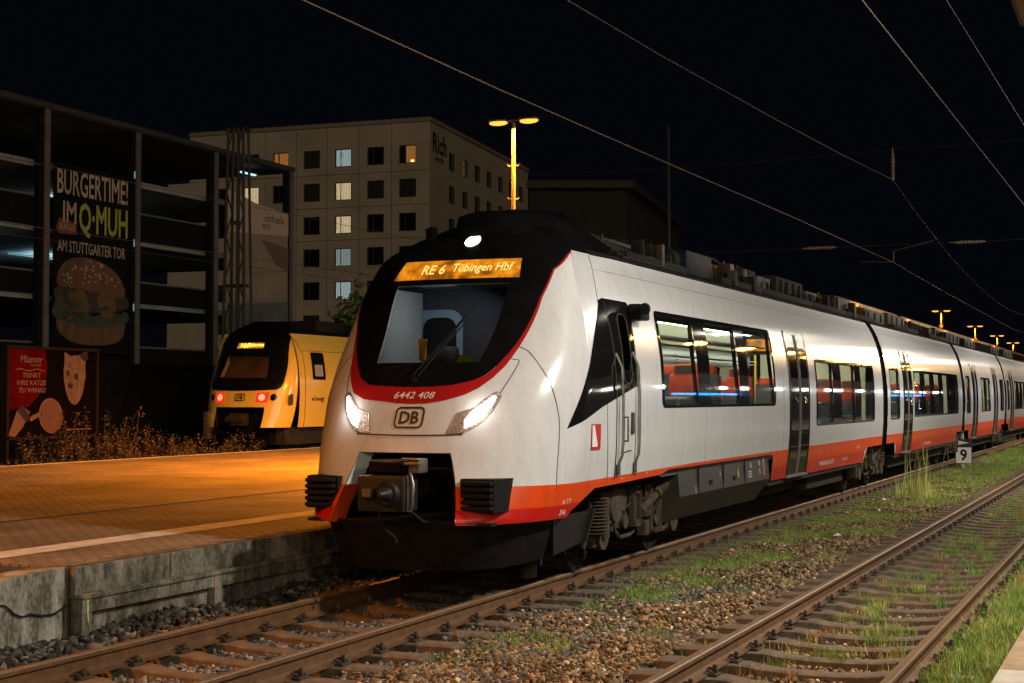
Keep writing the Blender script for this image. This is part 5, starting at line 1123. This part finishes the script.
for k in range(4): 
    o_ = ell(.475, .235, .10-.024*k, .155-.036*k, 26, .1); i_ = ell(.475, .235, .092-.024*k, .145-.036*k, 26, .1); n_ = 26
    mb.add([F(u, v, .010) for u, v in o_+i_], [(q, (q+1) % n_, n_+(q+1) % n_, n_+q) for q in range(n_)], 3)
board_poly(mb, F, [(.01, .02), (.10, .30), (.17, .34), (.24, .28), (.16, .10), (.08, .0)], .006, 5); board_poly(mb, F, [(.10, .30), (.16, .36), (.25, .22), (.20, .16)], .008, 2); board_poly(mb, F, [(.23, .22), (.36, .29), (.38, .25), (.25, .17)], .008, 5)
board_text(mb, F, 'Miamor', .255, .885, .24, .085, .008, W, H, 6, .01); board_text(mb, F, 'mmmh', .30, .82, .12, .03, .008, W, H, 6)
board_text(mb, F, 'TRINKT', .255, .70, .20, .055, .008, W, H, 6, .01); board_text(mb, F, 'IHRE KATZE', .255, .615, .32, .055, .008, W, H, 6, .01); board_text(mb, F, 'ZU WENIG?', .265, .53, .30, .055, .008, W, H, 6, .01)
mb.add([F(.08+.032*k, .755+.012*math.sin(k*1.1), .008) for k in range(11)]+[F(.08+.032*k, .767+.012*math.sin(k*1.1), .008) for k in range(11)], [(k, k+1, 12+k, 11+k) for k in range(10)], 5)
board_poly(mb, F, [(.66, .06), (.93, .06), (.93, .075), (.66, .075)], .008, 5)
mb.build('poster', ['p_red', 'p_fur', 'p_black', 'p_skin', 'p_salmon', 'p_skin', 'p_white'], bb)

# ------------------------------------------------------------------ steel car park with banners
gp = empty('car_park', (30, 30, 0), 'open steel multi-storey car park with dark decks and banners, left background', 'building')
M['gsteel'] = mat('grey_steel_column', (0.11, 0.095, 0.08), 0.6, noise=2, amp=0.3); M['gdeck'] = mat('car_park_deck', (0.035, 0.033, 0.03), 0.8, noise=1, amp=0.4); M['gpar'] = mat('parapet_panel', (0.008, 0.008, 0.008), 0.8, spec=0.1, noise=1, amp=0.4)
M['gceil'] = mat('deck_soffit', (0.22, 0.24, 0.24), 0.7, noise=.5, amp=0.3)
M['cyan'] = emat('cool_tube', (0.55, 0.9, 1.0), 1.1); M['cyan_dim'] = emat('cool_tube_dim', (0.45, 0.85, 1.0), 0.30)
X0g, X1g = 22.0, 60.2
for z in (5.6, 8.05, 10.35):
    mb = MB(); mb.box((X0g, 30.1, z-.12), (X1g, 46, z+.12)); mb.build('deck', 'gceil', gp)
for z0, z1 in ((2.2, 3.9), (5.66, 6.45), (8.1, 9.15)):
    mb = MB(); mb.box((X0g, 30.02, z0), (54.0, 30.12, z1)); mb.build('parapet', 'gpar', gp)
    mb = MB(); mb.box((X0g, 29.99, z1), (54.0, 30.15, z1+.07)); mb.build('handrail', 'gsteel', gp)
mb = MB(); mb.box((X0g, 29.8, 12.30), (X1g, 46, 12.42)); mb.box((X0g, 29.7, 12.34), (X1g, 29.85, 12.55)); mb.build('roof', 'gdeck', gp)
for x in (33.2, 38.2, 43.35, 48.62, 53.95, 60.0):
    mb = MB(); mb.box((x-.16, 29.72, 0), (x+.10, 29.98, 12.32)); mb.build('column', 'gsteel', gp); mb = MB(); mb.box((x-.42, 29.78, 0), (x-.165, 30.0, 12.32)); mb.build('column', 'gpar', gp)
    mb = MB(); mb.box((x-.1, 44, 0), (x+.1, 44.2, 12.3)); mb.build('column', 'gsteel', gp)
for x in (50.1, 52.2):
    mb = MB(); mb.tube([(x, 44.5, 2), (x, 44.5, 12.3)], .07, seg=6); mb.build('post', 'gsteel', gp)
for a, b, z, w_y in ((41.0, 43.0, 7.72, 33), (46.3, 47.2, 10.95, 33), (48.5, 53.6, 7.78, 36), (49.0, 51.5, 10.12, 36), (57.0, 58.2, 11.95, 30.6), (36, 40, 10.1, 35)):
    mb = MB(); mb.box((a, w_y-.08, z), (b, w_y+.08, z+.06)); mb.build('lamp_tube', 'cyan' if a in (41.0, 46.3, 57.0) else 'cyan_dim', gp)
area_lamp('deck_light', (41.5, 33.5, 7.5), 75, (.5, .95, .95), 2.0, .2, target=(-.2, 0, 1)); area_lamp('deck_light', (51, 36, 7.5), 60, (.5, .85, 1), 3.0, .2, target=(0, .1, 1)); area_lamp('deck_light', (51, 35, 9.8), 45, (.6, .85, 1), 3.0, .2, target=(0, .1, 1))
mb = MB(); mb.box((37.5, 34, 6.70), (43.4, 34.1, 7.12)); mb.build('parapet', mat('green_panel', (0.03, 0.16, 0.10), 0.6), gp)
for x, z in ((48.3, 10.6), (48.3, 7.95), (48.3, 5.45)):
    mb = MB(); mb.tube([(x, 29.7, z-.14), (x, 29.7, z+.14)], .025, seg=6); mb.build('lamp_tube', 'cyan_dim', gp)
mb = MB(); mb.box((X0g, 31, 0), (54, 46, 2.1)); mb.build('base_wall', 'gpar', gp)
# tall burger banner
bn = empty('banner', (44.1, 29.6, 3.6), 'tall dark burger banner hanging between two car park columns', 'banner')
F = oil((43.58, 29.62), (47.9, 29.62), 3.6, 10.45); W, H = 4.32, 6.85
mb = MB(); mb.box((43.58, 29.64, 3.6), (47.9, 29.69, 10.45)); mb.build('banner_cloth', mat('banner_black', (0.010, 0.011, 0.011), 0.9, spec=0.03), bn)
M['b_cream'] = mat('banner_cream', (0.446, 0.36, 0.259), 0.8); M['b_lime'] = mat('banner_lime', (0.346, 0.36, 0.036), 0.8); M['b_rust'] = mat('banner_rust', (0.18, 0.042, 0.018), 0.8); M['b_bun'] = mat('banner_bun', (0.143, 0.067, 0.027), 0.8, noise=2.5, amp=0.5); M['b_meat'] = mat('banner_meat', (0.05, 0.03, 0.02), 0.8, noise=6, amp=0.6); M['b_green'] = mat('banner_lettuce', (0.05, 0.06, 0.025), 0.8, noise=5, amp=0.5); M['b_cheese'] = mat('banner_cheese', (0.126, 0.078, 0.012), 0.8, noise=3, amp=0.3)
mb = MB()
board_text(mb, F, 'BURGERTIME!', .50, .905, .94, .135, .006, W, H, 0, .012); board_text(mb, F, 'IM', .19, .745, .17, .115, .006, W, H, 0, .015)
board_text(mb, F, 'Q\u00b7MUH', .64, .715, .66, .19, .006, W, H, 1, .02); board_text(mb, F, 'AM STUTTGARTER TOR', .49, .563, .90, .062, .006, W, H, 0, .008)
board_poly(mb, F, [(.02, .66), (.06, .71), (.28, .69), (.28, .63), (.06, .625)], .005, 2)
board_text(mb, F, 'BURGER', .165, .665, .2, .035, .008, W, H, 0)
board_poly(mb, F, rounded([(.04, .36), (.07, .44), (.17, .49), (.35, .515), (.6, .50), (.80, .455), (.90, .40), (.94, .33), (.80, .31), (.5, .33), (.2, .34)]), .005, 3)
board_poly(mb, F, rounded([(.02, .34), (.2, .345), (.5, .335), (.8, .315), (.96, .32), (.98, .26), (.7, .23), (.3, .22), (.04, .27)]), .0055, 4)
board_poly(mb, F, rounded([(.18, .31), (.36, .335), (.44, .27), (.34, .20), (.27, .25)]), .007, 6); board_poly(mb, F, rounded([(.56, .31), (.76, .325), (.82, .25), (.66, .19)]), .007, 6)
board_poly(mb, F, rounded([(0, .25), (.1, .30), (.2, .24), (.32, .26), (.5, .20), (.64, .22), (.8, .20), (.95, .24), (.97, .18), (.5, .14), (.03, .18)]), .0062, 5)
board_poly(mb, F, rounded([(.05, .18), (.3, .16), (.7, .15), (.93, .18), (.90, .09), (.7, .05), (.3, .05), (.08, .10)]), .005, 3)
for k in range(60):
    u, v = random.uniform(.12, .86), random.uniform(.37, .50)
    if ((u-.48)/.42)**2+((v-.345)/.165)**2 < .9: board_poly(mb, F, ell(u, v, .012, .005, 8, random.uniform(-.5, .5)), .0072+.00002*k, 0)
for k in range(26): board_poly(mb, F, rounded([(x_ := random.uniform(.05, .85), y_ := random.uniform(.17, .27)), (x_+.05, y_+.012), (x_+.11, y_+.004), (x_+.06, y_-.012)], 3), .0076+.00002*k, random.choice([4, 5, 4, 3]))
mb.build('banner_print', ['b_cream', 'b_lime', 'b_rust', 'b_bun', 'b_meat', 'b_green', 'b_cheese'], bn)
# pale building-sign poster behind the lattice mast
bp_ = empty('banner', (54.7, 30.2, 5), 'pale faded poster with dark lettering behind the lattice mast', 'banner')
F = oil((54.6, 29.64), (59.5, 29.64), 3.0, 10.85); W, H = 4.9, 7.85
mb = MB(); mb.prism([(54.6, 3.0), (59.5, 3.0), (59.5, 10.35), (56.8, 10.5), (54.6, 10.95)], 'y', 29.66, 29.70); mb.build('banner_cloth', mat('poster_buff', (0.26, 0.20, 0.14), 0.8, noise=.6, amp=0.25), bp_)
mb = MB(); board_poly(mb, F, [(0, .77), (1, .80), (1, .93), (.45, .955), (0, 1.0)], .006, 0); board_poly(mb, F, [(0, 0), (1, 0), (1, .42), (0, .38)], .006, 1); board_poly(mb, F, [(.55, .76), (1, .73), (1, .60), (.8, .62)], .006, 2)
board_poly(mb, F, [(.06, .83), (.09, .83), (.09, .95), (.06, .95)], .010, 3); board_poly(mb, F, [(.06, .81), (.20, .81), (.20, .835), (.06, .835)], .010, 3); board_poly(mb, F, [(.14, .85), (.165, .85), (.165, .95), (.14, .95)], .010, 3)
board_text(mb, F, 'othek', .76, .885, .34, .045, .010, W, H, 3); board_text(mb, F, 'en', .62, .835, .13, .03, .010, W, H, 3); board_text(mb, F, 'studio', .74, .30, .28, .05, .010, W, H, 4)
mb.build('banner_print', [mat('poster_pale', (0.42, 0.34, 0.25), 0.8), mat('poster_slate', (0.10, 0.105, 0.11), 0.8), mat('poster_brown', (0.13, 0.09, 0.06), 0.8), 'p_black', mat('poster_grey', (0.3, 0.28, 0.25), 0.8)], bp_)

# ------------------------------------------------------------------ lattice mast
lm = empty('lattice_mast', (46, 23.45, 0), 'tall dark lattice mast of two braced legs in front of the pale poster', 'mast')
M['mast'] = mat('mast_steel', (0.012, 0.011, 0.010), 0.7)
for s_ in (-1, 1):
    mb = MB()
    def at(z, u, v): k = 1-.42*z/11.6; return (46+.28*u*k, 23.45+(s_*.30*k+s_*.03)+v*.19*k-.0, z)
    for u in (-1, 1):
        for v in (-1, 1): mb.tube([at(0, u, v), at(11.6, u, v)], .058, seg=4)
    nb = 15
    for i in range(nb):
        z0, z1 = 11.6*i/nb, 11.6*(i+1)/nb
        for u in (-1,): a = -1 if i % 2 else 1; mb.tube([at(z0, u, a), at(z1, u, -a)], .034, seg=4)
    mb.build('mast_leg', 'mast', lm)
mb = MB(); mb.box((45.85, 23.0, 11.5), (46.15, 23.9, 11.62)); mb.box((45.8, 23.1, 5.9), (46.2, 23.8, 6.0)); mb.tube([(45.7, 23.47, .2), (45.7, 23.47, 9.8)], .02, seg=5); mb.build('mast_cap', 'mast', lm)
# thin flagpole-like mast right of the lamp
fp = empty('thin_mast', (57.3, 10.9, 0), 'very thin dark mast rising above the train roof right of the orange lamp', 'mast')
mb = MB(); mb.tube([(57.3, 10.9, 0), (57.3, 10.9, 12.5)], [.10, .05], seg=8); mb.build('pole', 'mast', fp); mb = MB(); mb.lathe((57.3, 10.9, 12.5), [(.05, 0), (.09, .08), (.03, .2)], 'z', seg=8); mb.build('cap', 'mast', fp)

# ------------------------------------------------------------------ hotel block
ht = empty('hotel', (116, 50.3, 0), 'pale six-storey hotel block with some lit windows behind the trains', 'building')
A_ = Vector((116.08, 50.33, 0)); B_ = Vector((114.72, 73.9, 0)); C_ = Vector((146.64, 53.93, 0)); D_ = B_+C_-A_; HT = 25.62
def hotel_mat():
    m = bpy.data.materials.new('hotel_render'); m.use_nodes = True; nt = m.node_tree; b = nt.nodes['Principled BSDF']; L = nt.links
    tc = nt.nodes.new('ShaderNodeTexCoord'); sx = nt.nodes.new('ShaderNodeSeparateXYZ'); L.new(tc.outputs['Object'], sx.inputs[0])
    n = nt.nodes.new('ShaderNodeTexNoise'); n.inputs['Scale'].default_value = .25; n.inputs['Detail'].default_value = 8; L.new(tc.outputs['Object'], n.inputs['Vector'])
    cr = nt.nodes.new('ShaderNodeValToRGB'); e = cr.color_ramp.elements; e[0].position = .3; e[0].color = (.30, .255, .19, 1); e[1].position = .7; e[1].color = (.39, .33, .25, 1); L.new(n.outputs[0], cr.inputs[0]); L.new(cr.outputs[0], b.inputs['Base Color'])
    b.inputs['Roughness'].default_value = .9; return m
M['hotel'] = hotel_mat(); M['win_dark'] = mat('dark_pane', (0.006, 0.007, 0.009), 0.15, spec=0.12); M['win_frame'] = mat('window_reveal', (0.05, 0.035, 0.025), 0.6)
def face_prism(P, Q, out, u0, u1, z0, z1, d0, d1, mb, mi=0):
    t = (Q-P).normalized(); a, b = P+t*u0, P+t*u1
    pts = [a+out*d0, b+out*d0, b+out*d1, a+out*d1]; v = [(p.x, p.y, z) for z in (z0, z1) for p in pts]
    mb.add(v, [(0, 1, 2, 3), (4, 5, 6, 7), (0, 1, 5, 4), (1, 2, 6, 5), (2, 3, 7, 6), (3, 0, 4, 7)], mi)
oL = Vector((-1, -.0577, 0)).normalized(); oR = Vector((.117, -.993, 0)).normalized()
LW = (B_-A_).length; RW = (C_-A_).length
def wall_with_holes(P, Q, length, out, wins):
    mb = MB(); t = (Q-P).normalized(); fm = lambda u, z: tuple(P+t*u+Vector((0, 0, z)))
    us = sorted({0, length}|{w[0] for w in wins}|{w[1] for w in wins}); zs = sorted({0, HT}|{w[2] for w in wins}|{w[3] for w in wins})
    for i in range(len(us)-1):
        for j in range(len(zs)-1):
            u, z = (us[i]+us[i+1])/2, (zs[j]+zs[j+1])/2
            if any(w[0] < u < w[1] and w[2] < z < w[3] for w in wins): continue
            mb.add([fm(us[i], zs[j]), fm(us[i+1], zs[j]), fm(us[i+1], zs[j+1]), fm(us[i], zs[j+1])], [(0, 1, 2, 3)])
    return mb.build('wall', 'hotel', ht, fixn=False)
rows = [22.09, 19.17, 16.25, 13.40, 10.50, 7.6, 4.7]
colsL = [1.28, 4.30, 7.42, 10.46, 13.51, 16.49, 19.5]
winsL = [(c, c+1.58, r, r+1.58) for r in rows for c in colsL]
colsR = [5.1, 8.9, 12.6, 16.3, 20.1, 23.7, 27.3]
winsR = [(c, c+1.45, r+.05, r+1.60) for r in rows for c in colsR]
wall_with_holes(A_, B_, LW, oL, winsL); wall_with_holes(A_, C_, RW, oR, winsR)
mb = MB(); mb.add([(*p.xy, HT) for p in (A_, B_, D_, C_)], [(0, 1, 2, 3)]); mb.build('roof', 'roof_dark', ht)
mb = MB(); face_prism(A_, B_, oL, LW+.02, LW+2.3, 0, 21.4, -12, -.05, mb); mb.build('side_wing', 'hotel', ht)
mb = MB(); face_prism(A_, B_, oL, -.1, LW, HT, HT+.35, -.3, .12, mb); face_prism(A_, C_, oR, -.1, RW, HT, HT+.35, -.3, .12, mb); mb.build('cornice', mat('hotel_cornice', (0.22, 0.17, 0.12), 0.9), ht)
def lit(name, c, s_, sc=1.5):
    m = bpy.data.materials.new(name); m.use_nodes = True; nt = m.node_tree; b = nt.nodes['Principled BSDF']; b.inputs['Base Color'].default_value = (.05, .05, .05, 1)
    tc = nt.nodes.new('ShaderNodeTexCoord'); w_ = nt.nodes.new('ShaderNodeTexWave'); w_.inputs['Scale'].default_value = 2.2; w_.inputs['Distortion'].default_value = 5; w_.bands_direction = 'Y'; nt.links.new(tc.outputs['Object'], w_.inputs[0])
    mr = nt.nodes.new('ShaderNodeMapRange'); mr.inputs[3].default_value = s_*.35; mr.inputs[4].default_value = s_*1.3; nt.links.new(w_.outputs['Fac'], mr.inputs[0]); nt.links.new(mr.outputs[0], b.inputs['Emission Strength']); b.inputs['Emission Color'].default_value = (*c, 1); return m
M['lit_cool'] = lit('lit_curtain_cool', (.55, .75, .72), .45); M['lit_warm'] = lit('lit_curtain_warm', (1, .78, .42), .55); M['lit_amber'] = lit('lit_room_amber', (1, .38, .06), .28)
M['lit_cool2'] = lit('lit_curtain_dim', (.55, .72, .70), .30); M['bulb'] = emat('room_bulb', (1, .55, .15), 2.5)
M['win_dim'] = mat('curtained_pane', (0.030, 0.030, 0.034), 0.4, noise=3, amp=0.6, stretch=(1, 6, .3), spec=0.1)
LIT = {(0, 2): 'lit_cool', (1, 2): 'lit_warm', (2, 2): 'lit_warm', (3, 2): 'lit_cool2', (4, 2): 'lit_cool', (0, 4): 'lit_amber', (1, 5): 'lit_warm'}
def hotel_window(P, Q, out, w, material, half=False, bulb=False):
    mb = MB(); u0, u1, z0, z1 = w
    face_prism(P, Q, out, u0, u1, z0, z0+.07, -.18, -.04, mb); face_prism(P, Q, out, u0, u1, z1-.07, z1, -.18, -.04, mb); face_prism(P, Q, out, u0, u0+.07, z0+.07, z1-.07, -.18, -.04, mb); face_prism(P, Q, out, u1-.07, u1, z0+.07, z1-.07, -.18, -.04, mb); face_prism(P, Q, out, u0+1.02, u0+1.07, z0+.07, z1-.07, -.17, -.06, mb)
    f_ = mb.build('window', 'win_frame', ht)
    mb = MB()
    if half: face_prism(P, Q, out, u0+.07, u0+.98, z0+.07, z1-.07, -.20, -.15, mb, 0); face_prism(P, Q, out, u0+.98, u1-.07, z0+.07, z1-.07, -.20, -.15, mb, 1); mb.build('pane', ['lit_amber', 'win_dark'], f_)
    else: face_prism(P, Q, out, u0+.07, u1-.07, z0+.07, z1-.07, -.20, -.15, mb); mb.build('pane', material, f_)
    if bulb: mb = MB(); face_prism(P, Q, out, u0+.25, u0+.55, z0+.12, z0+.30, -.145, -.12, mb); mb.build('room_lamp', 'bulb', f_)
for i, r in enumerate(rows[:6]):
    for j, c in enumerate(colsL):
        hotel_window(A_, B_, oL, (c, c+1.58, r, r+1.58), LIT.get((i, j), random.choice(['win_dark', 'win_dark', 'win_dim'])), (i, j) == (0, 0), (i, j) == (0, 0))
    for j, c in enumerate(colsR):
        hotel_window(A_, C_, oR, (c, c+1.45, r+.05, r+1.60), 'lit_amber' if False else ('win_dark' if (i, j) != (0, 1) else M.setdefault('lit_dim', lit('lit_room_dim', (1, .6, .2), .05))))
mb = MB(); tR = (C_-A_).normalized()
for s, uc, zc, w_, h_ in (('Rich', 2.45, 23.95, 3.6, 1.75), ('HOTEL', 2.5, 22.6, 2.3, .42)):
    v, f = text_mesh(s, w_, h_, bold=.02); mb.add([tuple(A_+tR*(uc+x)+oR*.05+Vector((0, 0, zc+y))) for x, y in v], f)
mb.build('hotel_sign', 'p_black', ht)
mb = MB()
for r in (20.7, 17.8, 14.95): face_prism(A_, B_, oL, 0.02, LW, r+.72, r+.76, 0, .012, mb)
for c in (3.55, 6.65, 9.75, 12.75, 15.8): face_prism(A_, B_, oL, c, c+.035, 0, HT, 0, .01, mb)
mb.build('facade_joint', 'win_frame', ht)
# dark flat-roofed building behind, right of the lamp
db = empty('dark_building', (88, 24, 0), 'dark flat roofed building behind the train roof right of the hotel', 'building')
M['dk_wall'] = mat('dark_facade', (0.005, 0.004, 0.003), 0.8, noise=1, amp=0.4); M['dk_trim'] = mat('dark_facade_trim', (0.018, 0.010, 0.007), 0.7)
pA, pB, pC = Vector((87.4, 29.24, 0)), Vector((89.8, 23.67, 0)), Vector((113.2, 27.4, 0))
nL = Vector((pB.y-pA.y, -(pB.x-pA.x), 0)).normalized(); nR = Vector((pC.y-pB.y, -(pC.x-pB.x), 0)).normalized()
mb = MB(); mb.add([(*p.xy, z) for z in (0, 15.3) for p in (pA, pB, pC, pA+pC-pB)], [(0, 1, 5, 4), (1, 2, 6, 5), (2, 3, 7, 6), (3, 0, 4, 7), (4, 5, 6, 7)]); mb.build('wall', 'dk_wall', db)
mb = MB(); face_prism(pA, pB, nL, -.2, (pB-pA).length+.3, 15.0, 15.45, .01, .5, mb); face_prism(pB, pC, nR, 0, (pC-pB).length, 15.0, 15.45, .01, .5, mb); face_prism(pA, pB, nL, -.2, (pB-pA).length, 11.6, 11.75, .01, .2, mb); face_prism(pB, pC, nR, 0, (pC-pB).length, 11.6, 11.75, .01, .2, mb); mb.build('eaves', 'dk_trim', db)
mb = MB()
for k in range(8): face_prism(pA, pB, nL, .1+.75*k, .18+.75*k, 8.5, 11.6, .01, .25, mb)
for k in range(8): face_prism(pB, pC, nR, .1+3.2*k, .5+3.2*k, 8.5, 11.6, .01, .25, mb)
mb.build('facade_fin', 'dk_trim', db)
# dark hedge and a lit shrub behind the far platform edge
hd = empty('hedge_wall', (20, 22.5, 0), 'black boundary wall behind the billboard and weeds', 'wall')
mb = MB(); mb.box((10, 22.2, -.2), (44, 22.5, 2.9)); mb.box((10, 22.15, 2.9), (44, 22.55, 3.0)); mb.build('wall_face', 'gpar', hd)
LEAF = tone_mat('leaves', [(0, (0.03, 0.055, 0.012)), (0.6, (0.075, 0.12, 0.022)), (1, (0.14, 0.17, 0.04))], 0.6)
WEED = tone_mat('dry_weeds', [(0, (0.031, 0.0198, 0.0098)), (0.5, (0.0868, 0.0561, 0.0245)), (1, (0.186, 0.132, 0.063))], 0.8)
def leaf_cloud(name, c, rx, ry, rz, n, sz, material, parent=None):
    d = RNG.normal(0, 1, (n, 3)); d /= np.linalg.norm(d, axis=1)[:, None]; k = RNG.uniform(.25, 1, n)**.5
    lob = 1+.28*np.sin(d[:, 0]*5+c[0])*np.cos(d[:, 2]*6)+.15*np.sin(d[:, 1]*9)
    P = np.array(c)+d*(k*lob)[:, None]*np.array([rx, ry, rz])
    a = RNG.normal(0, 1, (n, 3)); b = RNG.normal(0, 1, (n, 3)); a /= np.linalg.norm(a, axis=1)[:, None]; b -= a*(a*b).sum(1)[:, None]; b /= np.linalg.norm(b, axis=1)[:, None]
    s_ = sz*RNG.uniform(.5, 1.3, n)[:, None]
    V = np.stack([P-a*s_, P+b*s_*.5, P+a*s_, P-b*s_*.5], 1); F_ = (np.arange(n)*4)[:, None]+np.arange(4)[None]
    return np_mesh(name, V.reshape(-1, 3), F_, material, np.repeat(RNG.uniform(0, 1, n), 4), parent=parent)
sh = empty('shrub', (43, 24.0, 0), 'green leafy shrub lit beside the left edge of the yellow train', 'shrub')
leaf_cloud('foliage', (43, 24.0, 1.6), 1.0, .8, 1.5, 1300, .10, LEAF, sh); mb = MB(); mb.tube([(43, 24.0, 0), (43.05, 24.05, 1.0), (42.9, 24.0, 2.0)], [.05, .035, .015], seg=6); mb.build('stem', 'mast', sh)
tr = empty('tree', (58, 24.6, 0), 'dark leafy tree above the yellow train roof beside the white cab', 'tree')
leaf_cloud('crown', (58, 24.6, 4.6), 1.8, 1.6, 2.0, 1800, .16, LEAF, tr); mb = MB(); mb.tube([(58, 24.6, 0), (58.1, 24.6, 2.5), (57.9, 24.5, 4.5)], [.14, .1, .04], seg=8); mb.build('trunk', 'mast', tr)
# dry weeds along the far platform edge
def weeds(name, nst, x0, x1, y0, y1, hmax, prof=None):
    Vs, Fs, tn, cnt = [], [], [], 0
    for i in range(nst):
        x = random.uniform(x0, x1); y = random.uniform(y0, y1); h = hmax*random.uniform(.35, 1)*(prof(x) if prof else 1); lx, ly = random.gauss(0, .16)*h, random.gauss(0, .12)*h
        st = []
        for k in range(4): t = k/3; st.append((x+lx*t*t, y+ly*t*t, -.1+(h+.1)*t))
        w_ = .008
        for k in range(3):
            a, b = st[k], st[k+1]; Vs += [(a[0]-w_, a[1], a[2]), (a[0]+w_, a[1], a[2]), (b[0]+w_*.7, b[1], b[2]), (b[0]-w_*.7, b[1], b[2])]; Fs.append([cnt, cnt+1, cnt+2, cnt+3]); cnt += 4; tn += [.25]*4
        for k in range(int(10+26*h)):
            t = random.uniform(.3, 1); p = Vector((x+lx*t*t, y+ly*t*t, h*t)); r_ = random.uniform(.02, .05); d = Vector((random.gauss(0, 1), random.gauss(0, 1), random.gauss(.3, .8))).normalized(); q = p+d*random.uniform(.02, .15); e_ = d.cross(Vector((random.gauss(0, 1), random.gauss(0, 1), 1))).normalized()*r_*.5
            Vs += [tuple(q-d*r_), tuple(q+e_), tuple(q+d*r_), tuple(q-e_)]; Fs.append([cnt, cnt+1, cnt+2, cnt+3]); cnt += 4; tn += [random.uniform(.2, 1)]*4
    o = np_mesh(name, np.array(Vs), np.array(Fs), WEED, np.array(tn)); o['kind'] = 'stuff'; return o
weeds('weeds', 190, 28.3, 35.6, 16.0, 18.2, 1.5, lambda x: .45+.75*math.exp(-((x-30.6)/1.7)**2)+.25*math.exp(-((x-34)/1)**2))
weeds('weeds', 55, 34.6, 37.0, 16.1, 17.2, 1.2, lambda x: .6+.3*math.sin(x*3))
weeds('weeds', 70, 24, 28.5, 16.2, 17.5, .55)

# ------------------------------------------------------------------ marker board 9
mx, my = 48.0, -1.30
mk = empty('marker_sign', (mx, my, -.2), 'small white board with a black 9 on a post beside the track', 'sign')
mb = MB(); mb.tube([(mx, my+.05, -.22), (mx, my+.05, 1.20)], .055, seg=8); mb.build('post', mat('sign_post', (0.5, 0.48, 0.42), 0.6), mk)
mb = MB(); mb.box((mx-.09, my-.245, -.06), (mx-.06, my+.245, .68), 0, .006); pb = mb.build('board', mat('sign_back', (0.012, 0.012, 0.012), 0.6), mk)
mb = MB(); mb.box((mx-.096, my-.225, -.045), (mx-.0905, my+.225, .43)); mb.build('sign_face', mat('sign_white', (0.88, 0.87, 0.82), 0.5), mk)
mb = MB(); mb.prism([(my+.225, .49), (my-.17, .57), (my+.225, .655)], 'x', mx-.096, mx-.0905); mb.build('sign_triangle', 'white_ink', mk)
mb = MB(); v, f = text_mesh('9', .21, .36, bold=.03); mb.add([(mx-.099, my-x, .20+y) for x, y in v], f); mb.build('numeral', 'ink', mk)
